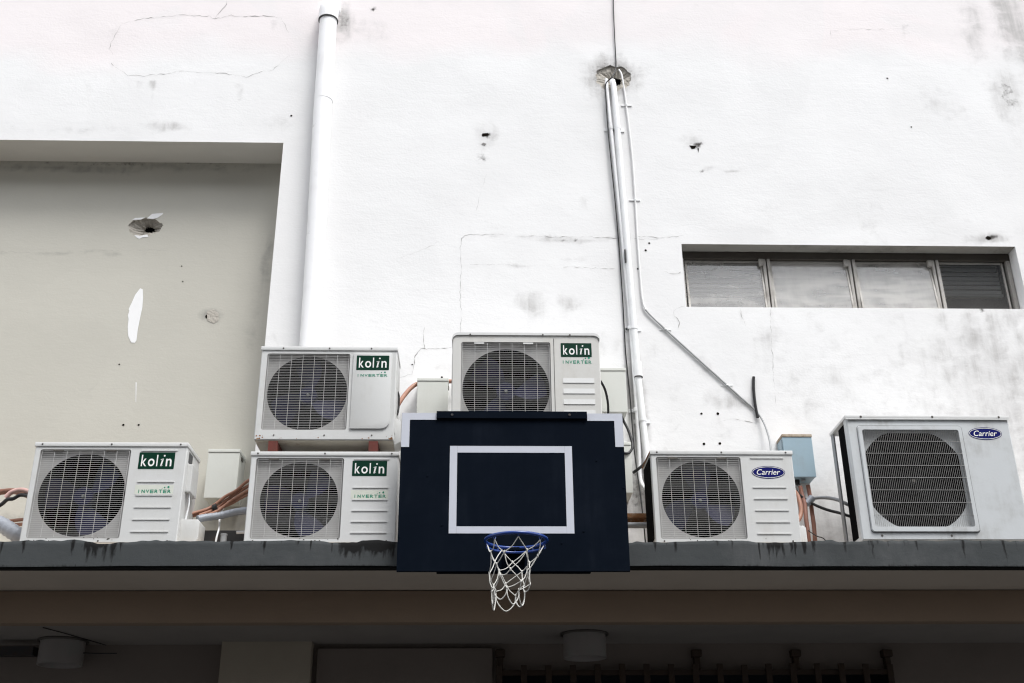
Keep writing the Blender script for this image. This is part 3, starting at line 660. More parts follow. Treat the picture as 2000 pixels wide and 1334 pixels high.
for i in range(4):
    xa, xb = divs[i]+0.024, divs[i+1]-0.026; tilt = (0.055, 0.058, 0.064, 0.004)[i]
    za, zb = WZ0+0.032, WZ1-0.058
    def py(z, o=0.0): return YG-0.002-tilt*(zb-z)/(zb-za)*0.6+o
    sash = MB()
    def bar(x0, x1, z0, z1, t=0.012):
        sash.add([(x0, py(z0, -t/2), z0), (x1, py(z0, -t/2), z0), (x1, py(z0, t/2), z0), (x0, py(z0, t/2), z0), (x0, py(z1, -t/2), z1), (x1, py(z1, -t/2), z1), (x1, py(z1, t/2), z1), (x0, py(z1, t/2), z1)],
                 [(0,3,2,1),(4,5,6,7),(0,1,5,4),(1,2,6,5),(2,3,7,6),(3,0,4,7)])
    bar(xa, xa+0.014, za, zb); bar(xb-0.014, xb, za, zb); bar(xa+0.014, xb-0.014, za, za+0.012); bar(xa+0.014, xb-0.014, zb-0.014, zb)
    so = sash.build('sash', M['frame'], win, None, 0.002)
    mb = MB(); a0, a1, z0, z1 = xa+0.013, xb-0.013, za+0.011, zb-0.013
    mb.add([(a0, py(z0, -0.002), z0), (a1, py(z0, -0.002), z0), (a1, py(z1, -0.002), z1), (a0, py(z1, -0.002), z1)], [(0, 1, 2, 3)])
    mb.build('pane', M[('glass_mid', 'glass_dirt_glare', 'glass_dirt_glare', 'glass_clear')[i]], win, None, 0, False)
    mb = MB(); zt = WZ1-0.02; zbot = WZ0+0.17+(0.0, 0.005, 0.01, 0.05)[i]
    k = 0; z = zt
    while z > zbot:
        c_, s_ = -math.cos(1.35), math.sin(1.35); h = 0.0158
        mb.add([(xa-0.01, YG+0.10-h*c_, z-h*s_), (xb+0.01, YG+0.10-h*c_, z-h*s_), (xb+0.01, YG+0.10+h*c_*0.2, z+h*s_*0.6), (xa-0.01, YG+0.10+h*c_*0.2, z+h*s_*0.6)], [(0, 1, 2, 3)])
        z -= 0.034+0.002*math.sin(k*1.7); k += 1
    mb.box(xa-0.01, xb+0.01, YG+0.085, YG+0.115, zbot-0.02, zbot-0.004)
    mb.build('blind', M['blind'], win, None, 0, False)
    mb = MB(); mb.box(xa-0.01, xb+0.01, YG+0.09, YG+0.105, WZ0+0.075+0.0*i, WZ0+0.083); mb.build('inner_rail', M['blind'], win)

# ------------------------------------------------------------------ air conditioner outdoor units
def fan_parts(root, cx, cz, R, yf, seed=0, nb=3, mat='fan'):
    n = 56; lp = circle(cx, cz, R, n)
    mb = MB(); mb.strip(lp, yf, circle(cx, cz, R*0.985, n), yf+0.11); mb.plate(circle(cx, cz, R*0.985, n), [], yf+0.11)
    mb.build('fan_shroud', M['shroud'], root, 40, 0, False)
    fan = MB(); a0 = seed*0.7; yb = yf+0.055
    for b in range(nb):
        A = a0+2*math.pi*b/nb; nr, na = 5, 5; vs_ = []
        for i in range(nr):
            rr = R*(0.2+0.74*i/(nr-1)); half = 0.34+0.16*math.sin(math.pi*(0.2+0.75*i/(nr-1)))
            for k in range(na):
                u = k/(na-1)-0.5; a = A+u*2*half+0.25*(i/(nr-1)); vs_.append((cx+rr*math.cos(a), yb+u*0.055, cz+rr*math.sin(a)))
        fan.add(vs_, [(i*na+k, i*na+k+1, (i+1)*na+k+1, (i+1)*na+k) for i in range(nr-1) for k in range(na-1)])
    fo = fan.build('fan', M[mat], root, 50, 0, False)
    mb = MB(); mb.strip(circle(cx, cz, R*0.22, 28), yb-0.028, circle(cx, cz, R*0.22, 28), yb+0.03); mb.plate(circle(cx, cz, R*0.22, 28), [circle(cx, cz, R*0.05, 14)], yb-0.028); mb.build('hub', M[mat], fo, 40, 0, False)
    mb = MB(); mb.strip(circle(cx, cz, R*0.032, 12), yb-0.034, circle(cx, cz, R*0.045, 12), yb-0.02); mb.plate(circle(cx, cz, R*0.032, 12), [], yb-0.034); mb.build('hub_bolt', M['chrome' if mat == 'fan' else 'screw'], fo, 30, 0, False)

def wire_grille(root, x0, x1, z0, z1, nh, nv, y, mat, rh=0.00095, rv=0.00125, vertical=False):
    mb = MB()
    for k in range(nh):
        z = z0+(z1-z0)*k/(nh-1); mb.tube([(x0, y, z), (x1, y, z)], rh, 5)
    for k in range(nv):
        x = x0+(x1-x0)*(k+0.02)/(nv-1+0.04); mb.tube([(x, y-rh-rv*0.6, z0), (x, y-rh-rv*0.6, z1)], rv, 5)
    return mb.build('grille', mat, root, 80)

def screw(root, x, y, z, r=0.0055, axis='y'):
    mb = MB(); mb.strip(circle(x, z, r, 8), y, circle(x, z, r*0.7, 8), y-0.003); mb.add([(p[0], y-0.003, p[1]) for p in circle(x, z, r*0.7, 8)], [tuple(range(8))])
    mb.build('screw', M['screw'], root)

def kolin_logo(root, x0, x1, z0, z1, y):
    mb = MB(); mb.prism(rrect(x0, x1, z0, z1, 0.003, 2), y-0.0012, y); p = mb.build('logo_plate', M['green'], root)
    w, h = x1-x0, z1-z0; t = MB(); b = z0+h*0.16; xh = h*0.46; asc = h*0.69; yy = y-0.0018
    X = lambda f: x0+w*f
    text_into(t, 'k', X(.075), X(.225), b, b+asc, yy, 0, 0.012); text_into(t, 'o', X(.265), X(.45), b-h*.005, b+xh, yy, 0, 0.012); text_into(t, 'l', X(.50), X(.535), b, b+asc, yy, 0, 0.014)
    # italic serif i
    t.add([(X(.615), yy, b+h*.015), (X(.655), yy, b), (X(.70), yy, b+xh), (X(.655), yy, b+xh)], [(0, 1, 2, 3)])
    t.add([(X(.60), yy, b+xh*.84), (X(.665), yy, b+xh), (X(.69), yy, b+xh*.86)], [(0, 2, 1)]); t.add([(X(.625), yy, b), (X(.70), yy, b+xh*.16), (X(.645), yy, b+xh*.14)], [(0, 1, 2)])
    t.add([(px_, yy, pz_) for px_, pz_ in circle(X(.71), b+asc*0.92, h*0.055, 10)], [tuple(range(10))])
    text_into(t, 'n', X(.765), X(.925), b, b+xh, yy, 0, 0.012)
    t.build('lettering', M['logo_white'], p, None, 0, False)

def inverter_print(root, x0, x1, z0, z1, y, backing=False):
    if backing:
        mb = MB(); mb.prism([(x0-.012, z0-.006), (x1+.008, z0-.006), (x1+.008, z1+.026), (x0-.012, z1+.026)], y-0.0008, y); par = mb.build('model_sticker', M['label'], root); y -= 0.001
    else: par = root
    t = MB(); n = 8; cw = (x1-x0)/n; h = z1-z0
    for i, ch in enumerate('INVERTER'):
        a = x0+cw*i
        if ch == 'I': text_into(t, ch, a+cw*.36, a+cw*.52, z0, z1, y-0.0008, 0, 0.01)
        else: text_into(t, ch, a+cw*.08, a+cw*.86, z0, z1, y-0.0008, 0, 0.018)
    for (fx_, fz_, r) in ((.72, 1.35, .10), (.79, 1.62, .20), (.90, 1.75, .30)):
        cx_, cz_ = x0+(x1-x0)*fx_, z0+h*fz_
        for k in range(4):
            A = k*math.pi/4; dx_, dz_ = math.cos(A)*h*r, math.sin(A)*h*r; nx_, nz_ = -math.sin(A)*h*r*.3, math.cos(A)*h*r*.3
            t.add([(cx_-dx_-nx_, y-0.0008-k*0.0001, cz_-dz_-nz_), (cx_+dx_-nx_, y-0.0008-k*0.0001, cz_+dz_-nz_), (cx_+dx_+nx_, y-0.0008-k*0.0001, cz_+dz_+nz_), (cx_-dx_+nx_, y-0.0008-k*0.0001, cz_-dz_+nz_)], [(0, 1, 2, 3)])
    t.build('lettering', M['teal'], par, None, 0, False)

def oval_logo(root, cx, cz, w, h, y):
    def ell(s): return [(cx+w/2*s*math.cos(2*math.pi*i/40), cz+h/2*s*math.sin(2*math.pi*i/40)) for i in range(40)]
    def ell2(d): return [(cx+(w/2-d)*math.cos(2*math.pi*i/40), cz+(h/2-d)*math.sin(2*math.pi*i/40)) for i in range(40)]
    mb = MB(); mb.prism(ell2(0), y-0.0012, y); p = mb.build('logo_plate', M['blue'], root)
    t = MB(); t.plate(ell2(h*.055), [ell2(h*.09)], y-0.0018)
    text_into(t, 'Carrier', cx-w*.35, cx+w*.35, cz-h*.20, cz+h*.24, y-0.0018, 0.30, 0.006)
    t.build('lettering', M['logo_white'], p, None, 0, False)

def casing(root, w, h, d, G, Cc, R, mat, rt=0.004, rd=0.026, under='ac_under', e=0.005):
    O = rrect(0, w, 0, h, (0.004, 0.004, rt, rt)); Oi = rrect(e, w-e, e, h-e, (0.003, 0.003, max(0.003, rt-e), max(0.003, rt-e)))
    Gl = rrect(G[0], G[1], G[2], G[3], 0.012, 4); Gi = rrect(G[0]+.003, G[1]-.003, G[2]+.003, G[3]-.003, 0.010, 4)
    mb = MB(); mb.plate(Oi, [Gl], 0.0); mb.strip(Oi, 0.0, O, e)
    mb.strip(O, e, O, d); mb.add([(x, d, z) for x, z in O], [tuple(range(len(O)))])
    o = mb.build('casing', mat, root, 35, 0, True)
    mb = MB(); mb.strip(Gl, 0.0, Gi, rd); mb.plate(Gi, [circle(Cc[0], Cc[1], R, 56)], rd); mb.build('fan_plate', M['plate'], root, 35, 0, False)
    # dust-stained base tray
    b = MB(); b.box(0.006, w-0.006, 0.006, d-0.004, -0.003, 0.012); b.build('base_tray', M[under], root)
    return o

def lid(root, w, h, d, mat, rt=0.0, screws=(0.12, 0.5, 0.88)):
    if rt < 0.01:
        mb = MB(); mb.box(-0.004, w+0.004, -0.006, d+0.004, h-0.020, h+0.004); mb.build('top_cover', mat, root, 40, 0.003)
    else:
        o = rrect(-0.004, w+0.004, h-rt-0.012, h+0.004, (0.0005, 0.0005, rt+0.004, rt+0.004), 6); i = rrect(0.0, w, h-rt-0.012, h-0.0, (0.0005, 0.0005, rt, rt), 6)
        mb = MB(); n = len(o); so, si = [p for p in o if p[1] > h-rt-0.0115], [p for p in i if p[1] > h-rt-0.0115]
        so = sorted(so, key=lambda p: math.atan2(p[1]-(h-rt-.02), p[0]-w/2)); si = sorted(si, key=lambda p: math.atan2(p[1]-(h-rt-.02), p[0]-w/2))
        m = min(len(so), len(si)); si = si[:m]; so = so[:m]; loop = so+si[::-1]
        vs_ = []
        for (yy) in (-0.007, d+0.004): vs_ += [(x, yy, z) for x, z in so]
        mb.add(vs_, [(k, k+1, m+k+1, m+k) for k in range(m-1)])
        low = [(min(max(x, 0.0), w), max(z-0.016, h-rt-0.012)) for x, z in so]
        vs_ = [(x, -0.007, z) for x, z in so]+[(x*1.0, -0.007, z) for x, z in low]
        mb.add(vs_, [(k, k+1, m+k+1, m+k) for k in range(m-1)])
        vs_ = [(x, -0.007, z) for x, z in low]+[(x, 0.004, z) for x, z in low]
        mb.add(vs_, [(k, k+1, m+k+1, m+k) for k in range(m-1)])
        mb.build('top_cover', mat, root, 40, 0, False)
    for s in screws: screw(root, w*s, -0.006, h-0.008)

def ribs(root, xs_, zs_, mat, hgt=0.007, proud=0.004):
    for z in zs_:
        mb = MB(); mb.prism(rrect(xs_[0], xs_[1], z-hgt/2, z+hgt/2, 0.003, 3), -proud, 0.001); mb.build('rib', mat, root, 30)

def base_at(X, Z, Y): return (X, Y, Z)
YU = YF+0.048
GROUP_K = 'outdoor units with dark green logo plates'

def unit_ribbed(label, X0, X1, Z0, Z1, logo, mat, nh, nv, seed, group, dirt_side=False):
    w, h, d = X1-X0, Z1-Z0, 0.29
    root = thing('air_conditioner_unit', label, 'air conditioner', (X0, YU, Z0), 0, group)
    G = (0.037*w, 0.632*w, 0.045*h, 0.935*h); cc = ((G[0]+G[1])/2+0.004, (G[2]+G[3])/2-0.002*h); R = 0.415*h if 0.415*h < 0.283*w else 0.283*w
    casing(root, w, h, d, G, cc, R, mat); lid(root, w, h, d, M['ac_lid'], 0, (0.045, 0.5, 0.955))
    fan_parts(root, cc[0], cc[1], R, 0.026, seed)
    wire_grille(root, G[0]+.008, G[1]-.008, G[2]+.008, G[3]-.008, nh, nv, 0.004, M['wire'])
    if logo == 'green':
        kolin_logo(root, .69*w, .925*w, .735*h, .905*h, 0.0)
        ribs(root, (.70*w, .94*w), [h*q for q in (.925, .605, .47, .35, .23, .11)], mat)
        inverter_print(root, .705*w, .93*w, .492*h, .526*h, -0.0, True)
    else:
        oval_logo(root, .82*w, .766*h, .235*w, .14*h, 0.0)
        ribs(root, (.70*w, .935*w), [h*q for q in (.925, .60, .475, .35, .225, .10)], mat)
    for fx_ in (0.2, 0.78):
        mb = MB(); mb.prism(rrect(G[0]+(G[1]-G[0])*fx_-.028, G[0]+(G[1]-G[0])*fx_+.028, G[3]-.012, G[3]-.002, .004, 3), -.001, .003); mb.build('grille_clip', M['screw'], root)
    for s in (0.06, 0.5, 0.94): screw(root, w*s, 0.0, 0.012, 0.005)
    return root, w, h, d

def side_box(root, w, d, y0, y1, z0, z1, depth=0.05, mat='ac_white'):
    """rounded cover of the service valves on the right side"""
    mb = MB(); mb.prism([(w-.001, z0), (w+depth*.75, z0), (w+depth, z0+depth*.4), (w+depth, z1-.012), (w+depth-.012, z1), (w-.001, z1)], y0, y1)
    mb.build('valve_cover', M[mat], root, 40, 0.004)

r1, w, h, d = unit_ribbed('white outdoor unit with green kolin logo and ribbed panel alone at far left', -2.452, -1.617, Z_LEDGE+.001, C+2.095, 'green', M['ac_white'], 44, 8, 1, GROUP_K)
side_box(r1, w, d, 0.05, 0.19, 0.0, 0.145, 0.10)
mb = MB(); mb.box(w-.002, w+.028, .05, .20, .30, .46); mb.build('handle_cover', M['ac_white'], r1, None, .006)
mb = MB(); mb.box(w-.001, w+.002, .05, .13, .47, .53); mb.build('handle_recess', M['seam'], r1)
mb = MB(); mb.tube(smooth_path([(w+.012, .09, .31), (w+.02, .09, .24), (w+.012, .09, .16), (w+.004, .10, .12)]), .005, 6); mb.build('lead', M['conduit'], r1, 60)
r3, w, h, d = unit_ribbed('white outdoor unit with ribbed panel underneath another unit, beside the backboard', -1.260, -0.445, Z_LEDGE+.001, C+2.044, 'green', M['ac_white_c'], 42, 8, 4, GROUP_K)
rc1, w, h, d = unit_ribbed('white outdoor unit with small blue oval logo and ribbed panel right of the backboard', 0.967, 1.768, Z_LEDGE+.001, C+2.057, 'oval', M['ac_white'], 42, 8, 2, 'outdoor units with blue oval logos')
side_box(rc1, w, d, 0.06, 0.17, 0.005, 0.115, 0.05)
mb = MB(); mb.box(-.0045, -.0005, .03, .26, .03, h-.03); mb.build('side_panel', M['shroud'], rc1)
mb = MB(); mb.tube([(-.006, -.004, h-.01), (-.008, .28, h-.008)], .004, 6); mb.build('rusty_lid_edge', M['rust'], rc1)

# upper unit of the left stack
X0, X1, Z0, Z1 = -1.256, -0.474, C+2.118, C+2.685
w, h, d = X1-X0, Z1-Z0, 0.26
r2 = thing('air_conditioner_unit', 'white outdoor unit on red brackets stacked on top of another unit', 'air conditioner', (X0, YU, Z0), 0, GROUP_K)
G = (.045*w, .655*w, .105*h, .93*h); cc = (.352*w, .516*h); R = .402*h
casing(r2, w, h, d, G, cc, R, M['ac_white'], 0.012); lid(r2, w, h, d, M['ac_lid'], 0, (0.16, 0.5, 0.81)); fan_parts(r2, cc[0], cc[1], R, .026, 5)
wire_grille(r2, G[0]+.006, G[1]-.006, G[2]+.006, G[3]-.006, 46, 8, .004, M['wire'])
mb = MB(); mb.prism(rrect(.68*w, .965*w, .115*h, .935*h, (.004, .05, .006, .006), 7), -.009, .001); mb.build('service_panel', M['ac_white'], r2, 30, .003)
kolin_logo(r2, .705*w, .945*w, .745*h, .905*h, -.009); inverter_print(r2, .708*w, .94*w, .672*h, .700*h, -.009)
for fx_ in (.14, .5, .84): screw(r2, w*fx_, 0, .028, .005)
for fx_ in (.105, .82):
    mb = MB(); x = w*fx_; mb.box(x, x+.052, .004, d-.01, -.066, -.004); mb.build('foot', M['redoxide'], r2, None, .003)
mb = MB(); mb.prism([(w-.001, -.02), (w+.035, .0), (w+.035, .12), (w-.001, .15)], .03, .17); mb.build('valve_cover', M['ac_white'], r2, 40, .004)
mb = MB(); mb.box(w-.001, w+.003, .02, d-.02, .05, h-.06); mb.build('side_panel', M['ac_white'], r2)

def flakes(root, n, x0, x1, z0, z1, y, mat, seed, size=.006, name='rust_spot'):
    rnd = random.Random(seed)
    for _ in range(n):
        x, z, a = rnd.uniform(x0, x1), z0+(z1-z0)*rnd.random()**2, size*rnd.uniform(.4, 1.3); mb = MB()
        mb.add([(x+a*rnd.uniform(.5, 1.2)*math.cos(k*math.pi/3.5), y-.0006, z+a*rnd.uniform(.4, 1.0)*math.sin(k*math.pi/3.5)) for k in range(7)], [tuple(range(7))]); mb.build(name, M[mat], root, None, 0, False)
flakes(r2, 7, .008, .05, .006, .03, 0, 'rust', 1); flakes(r2, 6, w-.05, w-.01, .006, .03, 0, 'rust', 2); flakes(r2, 6, .1, w-.1, .006, .014, 0, 'rust', 3, .004)
flakes(r1, 12, .05, .5, .012, .04, 0, 'screw', 4, .005, 'dirt_speck'); flakes(r3, 8, .1, .75, .012, .03, 0, 'screw', 5, .005, 'dirt_speck'); flakes(rc1, 9, .05, .75, .012, .03, 0, 'screw', 6, .004, 'dirt_speck')

# upper unit behind the backboard
X0, X1, Z0, Z1 = -0.154, 0.706, C+2.120, C+2.780
w, h, d = X1-X0, Z1-Z0, 0.29
r4 = thing('air_conditioner_unit', 'white outdoor unit with rounded corners half hidden behind the backboard', 'air conditioner', (X0, YU, Z0), 0, GROUP_K)
G = (.06*w, .665*w, .035*h, .918*h); cc = (.363*w, .482*h); R = .252
casing(r4, w, h, d, G, cc, R, M['ac_white_b'], .035); lid(r4, w, h, d, M['ac_lid'], .035, (.12, .615, .80)); fan_parts(r4, cc[0], cc[1], R, .026, 3)
wire_grille(r4, G[0]+.006, G[1]-.006, G[2]+.006, G[3]-.006, 50, 8, .004, M['wire'])
mb = MB(); mb.box(.686*w, .690*w, -.0008, .002, .02, h-.03); mb.build('panel_seam', M['seam'], r4)
kolin_logo(r4, .735*w, .945*w, h-.147, h-.059, 0.0); inverter_print(r4, .738*w, .945*w, h-.190, h-.169, 0.0)
for k in range(5):
    z1 = h-.279-.066*k; mb = MB()
    mb.add([(.745*w, 0, z1), (.955*w, 0, z1), (.955*w, -.0035, z1-.032), (.745*w, -.0035, z1-.032), (.955*w, 0, z1-.034), (.745*w, 0, z1-.034)], [(0, 3, 2, 1), (3, 5, 4, 2), (0, 5, 3), (1, 2, 4)])
    mb.build('louvre', M['ac_white'], r4)
for fx_ in (.2, .75):
    mb = MB(); x = G[0]+(G[1]-G[0])*fx_; mb.prism(rrect(x-.03, x+.03, G[3]-.012, G[3]-.003, .004, 3), -.001, .003); mb.build('grille_clip', M['ac_lid'], r4)
mb = MB(); mb.box(-.003, -.0003, .05, .25, .3, .55); mb.build('side_panel', M['ac_white'], r4)
st = thing('equipment_stand', 'grey steel stand carrying the unit behind the backboard', 'stand', (X0, YU, Z_LEDGE))
hs = Z0-Z_LEDGE-.003
for x in (.05, w-.09):
    for y in (.02, .25): mb = MB(); mb.box(x, x+.04, y, y+.03, 0, hs-.036); mb.build('leg', M['steel_grey'], st)
for y in (.015, .245): mb = MB(); mb.box(.0, w, y, y+.04, hs-.036, hs); mb.build('rail', M['steel_grey'], st)

# large unit at the right edge
X0, X1, Z0, Z1 = 2.103, 3.045, C+1.546, C+2.262
w, h, d = X1-X0, Z1-Z0, 0.30
rc2 = thing('air_conditioner_unit', 'large aged outdoor unit with vertical slat grille and open side at right edge', 'air conditioner', (X0, YU, Z0), 0, 'outdoor units with blue oval logos')
G = (.085*w, .675*w, .105*h, .895*h); gc = ((G[0]+G[1])/2, (G[2]+G[3])/2)
O = rrect(0, w, 0, h, .004); e = .008; Oi = rrect(e, w-e, e, h-e, .004); Gl = rrect(*G, .012, 4)
Go = rrect(G[0]-.024, G[1]+.024, G[2]-.030, G[3]+.026, .018, 4); Gm = rrect(G[0]-.020, G[1]+.020, G[2]-.026, G[3]+.022, .016, 4)
mb = MB(); mb.plate(Oi, [Gl], 0); mb.strip(Oi, 0, O, e); mb.strip(O, e, O, .05)
Rc = 0.5*(G[3]-G[2])*1.02
octo = [(gc[0]+min(.272, max(-.272, Rc*1.06*math.cos(a))), gc[1]+min(.276, max(-.276, Rc*1.06*math.sin(a)))) for a in [2*math.pi*i/48 for i in range(48)]]
mb.strip(Gl, 0, Gl, .03); mb.plate(Gl, [octo], .03)
mb.box(.004, w-.004, .051, d, 0, .03); mb.box(w-.010, w-.002, .051, d, .031, h-.02); mb.box(.30*w, w-.012, d-.008, d, .031, h-.02)
mb.build('casing', M['ac_grey'], rc2, 35, 0, True)
mb = MB(); mb.plate(Gm, [Gl], -.011); mb.strip(Go, -.0005, Gm, -.011); mb.strip(Gl, -.011, Gl, .0); fr_ = mb.build('grille_frame', M['ac_grey'], rc2, 40)
mb = MB(); mb.plate(rrect(G[0]-.0262, G[1]+.0262, G[2]-.0335, G[3]+.0278, .020, 4), [Go], -.0012); mb.build('frame_joint', M['seam'], rc2, None, 0, False)
mb = MB()
for k in range(53):
    x = G[0]+.004+(G[1]-G[0]-.008)*k/52; mb.box(x-.00065, x+.00065, -.008, -.0062, G[2]-.001, G[3]+.001)
for k in range(7):
    z = G[2]+(G[3]-G[2])*(k+.92)/7.9; mb.box(G[0]-.001, G[1]+.001, -.0105, -.0082, z-.0012, z+.0012)
mb.build('grille', M['wire2'], rc2)
fan_parts(rc2, gc[0], gc[1], Rc*1.12, .0305, 2, 3, 'shroud')
mb = MB(); mb.box(-.006, w+.006, -.010, d+.004, h-.006, h+.012); mb.box(-.006, w+.006, -.010, -.006, h-.014, h-.006); mb.build('top_cover', M['ac_lid'], rc2, 40, .003)
for s in (.09, .53, .94): screw(rc2, w*s, -.010, h+.003, .007)
for s in (.12, .53): screw(rc2, w*s, 0, .028, .007)
mb = MB(); mb.box(.003, .012, .052, .165, .031, h-.02); mb.build('coil_guard', M['shroud'], rc2)
mb = MB(); mb.box(.0, .022, d-.006, d, .031, h-.007); mb.box(.0, .005, d-.045, d-.006, .031, h-.007); mb.build('corner_post', M['steel_grey'], rc2)
oval_logo(rc2, .842*w, .868*h, .205*w, .105*h, 0)
for fx_ in (.06, .70):
    mb = MB(); mb.box(w*fx_, w*fx_+.09, .02, d-.02, Z_LEDGE-Z0, -.0005); mb.build('foot', M['steel'], rc2)

# ------------------------------------------------------------------ basketball hoop
YB = 5.85
bx0, bx1, bz0, bz1 = -0.423, 0.800, C+1.343, C+2.226
hoop = thing('basketball_hoop', 'black basketball backboard with white markings, blue rim and white net', 'basketball hoop', ((bx0+bx1)/2, YB, bz0))
def hp(o): return at_root(o, hoop)
mb = MB(); mb.box(bx0, bx1, YB, YB+.018, bz0, bz1); board = hp(mb.build('backboard', M['board'], None, None, .002))
def hsub(o, par): o.parent = par; o.matrix_parent_inverse = Matrix.Translation(hoop.location).inverted() if False else Matrix(); return o
def P2(px, py): q = at(px, py, YB); return q.x, q.z
xa, za = P2(853, 820); xb, zb2 = P2(799, 873)
mb = MB(); mb.prism([(bx0+.001, bz1-.001), (xa, bz1-.001), (xa, za), (xb, za), (xb, zb2), (bx0+.001, zb2)][::-1], YB-.0014, YB-.0004); hsub(mb.build('corner_marking', M['tape'], None), board)
xa, za = P2(1147, 822); xb, zb2 = P2(1202, 873)
mb = MB(); mb.prism([(bx1-.001, bz1-.001), (xa, bz1-.001), (xa, za), (xb, za), (xb, zb2), (bx1-.001, zb2)], YB-.0014, YB-.0004); hsub(mb.build('corner_marking', M['tape'], None), board)
x0, z1 = P2(879, 871); x1, z0 = P2(1122, 1042); t_ = .040
for (a0, a1, b0, b1) in ((x0, x0+t_, z0, z1), (x1-t_, x1, z0, z1), (x0+t_+.0005, x1-t_-.0005, z0, z0+t_-.002), (x0+t_+.0005, x1-t_-.0005, z1-t_+.002, z1)):
    mb = MB(); mb.box(a0, a1, YB-.0014, YB-.0004, b0, b1); hsub(mb.build('target_marking', M['tape'], None), board)
tx0 = P2(853, 812)[0]; tx1 = P2(1146, 812)[0]
mb = MB(); mb.box(tx0, tx1, YB-.014, YB-.0005, bz1-.036, bz1+.006); hsub(mb.build('top_batten', M['board'], None, None, .002), board)
for px in (883, 1112): q = P2(px, 812); mb = MB(); mb.strip(circle(q[0], q[1], .008, 8), YB-.014, circle(q[0], q[1], .006, 8), YB-.018); mb.plate(circle(q[0], q[1], .006, 8), [], YB-.018); hsub(mb.build('bolt', M['steel'], None), board)
for (px, py) in ((863, 1026), (1140, 1038), (1097, 1061), (780, 1049), (1218, 953), (835, 930), (1165, 900)):
    q = P2(px, py); mb = MB(); mb.strip(circle(q[0], q[1], .006, 8), YB, circle(q[0], q[1], .004, 8), YB-.003); mb.plate(circle(q[0], q[1], .004, 8), [], YB-.003); hsub(mb.build('bolt', M['board'], None), board)
x0 = P2(852, 1117)[0]; x1 = P2(1155, 1117)[0]
mb = MB(); mb.box(x0, x1, YB+.0185, YB+.055, bz0-.001, bz0+.07); hsub(mb.build('rear_batten', M['board'], None), board)
for x in (-.25, .55):
    mb = MB(); mb.box(x, x+.05, YB+.0185, YF+.004, Z_SOF+.03, Z_SOF+.09); mb.box(x, x+.05, YB+.0185, YB+.05, bz0+.08, bz1-.1); hp(mb.build('mounting_arm', M['steel']))
RC = at(1008, 1055.5, YB-.05-.158); RR = .1565
mb = MB(); mb.tube([(RC.x+RR*math.cos(2*math.pi*i/64), RC.y+RR*math.sin(2*math.pi*i/64), RC.z) for i in range(64)], .0085, 10, True)
rim = hp(mb.build('rim', M['rim'], None, 80))
mb = MB(); mb.tube([(RC.x+(RR-.002)*math.cos(math.radians(a)), RC.y+(RR-.002)*math.sin(math.radians(a)), RC.z-.0245) for a in range(18, 163, 6)], .007, 8)
for a in (18, 54, 90, 126, 162):
    ca, sa = math.cos(math.radians(a)), math.sin(math.radians(a)); mb.tube([(RC.x+RR*ca, RC.y+RR*sa, RC.z), (RC.x+(RR-.002)*ca, RC.y+(RR-.002)*sa, RC.z-.0245)], .005, 6)
hsub(mb.build('lower_bar', M['rim'], None, 80), rim)
mb = MB(); mb.box(RC.x-.065, RC.x+.065, YB-.010, YB-.0005, RC.z-.125, RC.z+.005); mb.box(RC.x-.05, RC.x+.05, RC.y+RR-.01, YB-.0105, RC.z-.012, RC.z+.003)
mb.add([(RC.x-.052, RC.y+RR, RC.z-.012), (RC.x-.052, YB-.0105, RC.z-.012), (RC.x-.052, YB-.0105, RC.z-.11), (RC.x-.046, RC.y+RR, RC.z-.012), (RC.x-.046, YB-.0105, RC.z-.012), (RC.x-.046, YB-.0105, RC.z-.11)], [(0, 1, 2), (3, 5, 4), (0, 2, 5, 3), (1, 4, 5, 2), (0, 3, 4, 1)])
mb.add([(RC.x+.046, RC.y+RR, RC.z-.012), (RC.x+.046, YB-.0105, RC.z-.012), (RC.x+.046, YB-.0105, RC.z-.11), (RC.x+.052, RC.y+RR, RC.z-.012), (RC.x+.052, YB-.0105, RC.z-.012), (RC.x+.052, YB-.0105, RC.z-.11)], [(0, 1, 2), (3, 5, 4), (0, 2, 5, 3), (1, 4, 5, 2), (0, 3, 4, 1)])
hsub(mb.build('rim_bracket', M['board'], None), rim)
NL = 7
for k in range(NL):
    a = 2*math.pi*(k+.3)/NL; ca, sa = math.cos(a), math.sin(a); hk = MB()
    hk.tube([(RC.x+RR*ca, RC.y+RR*sa, RC.z-.004), (RC.x+(RR-.004)*ca, RC.y+(RR-.004)*sa, RC.z-.017), (RC.x+(RR-.014)*ca, RC.y+(RR-.014)*sa, RC.z-.017), (RC.x+(RR-.016)*ca, RC.y+(RR-.016)*sa, RC.z-.006)], .0028, 6)
    hsub(hk.build('hook', M['rim'], None, 80), rim)
net = MB(); rn = random.Random(12); levels = [(.018, .148), (.088, .126), (.150, .109), (.208, .097), (.250, .090)]
def node(lv, k):
    dz, rr = levels[lv]; a = 2*math.pi*(k+(.3 if lv % 2 == 0 else .8))/NL
    return (a, dz, rr)
nodes = {}
for lv in range(5):
    for k in range(NL):
        a, dz, rr = node(lv, k); s = 0 if lv == 0 else 1
        nodes[lv, k] = Vector((RC.x-.012*lv+(rr+s*rn.uniform(-.014, .008))*math.cos(a+s*rn.uniform(-.15, .15)), RC.y+(rr+s*rn.uniform(-.015, .01))*math.sin(a+s*rn.uniform(-.2, .2)), RC.z-dz-s*rn.uniform(-.022, .022)))
def cord(a, b, sag, r=.0025):
    m_ = (a+b)/2; m_.z -= sag; m_ += Vector((rn.uniform(-.007, .007), rn.uniform(-.007, .007), 0)); net.tube(smooth_path([a, m_, b], 5), r, 6)
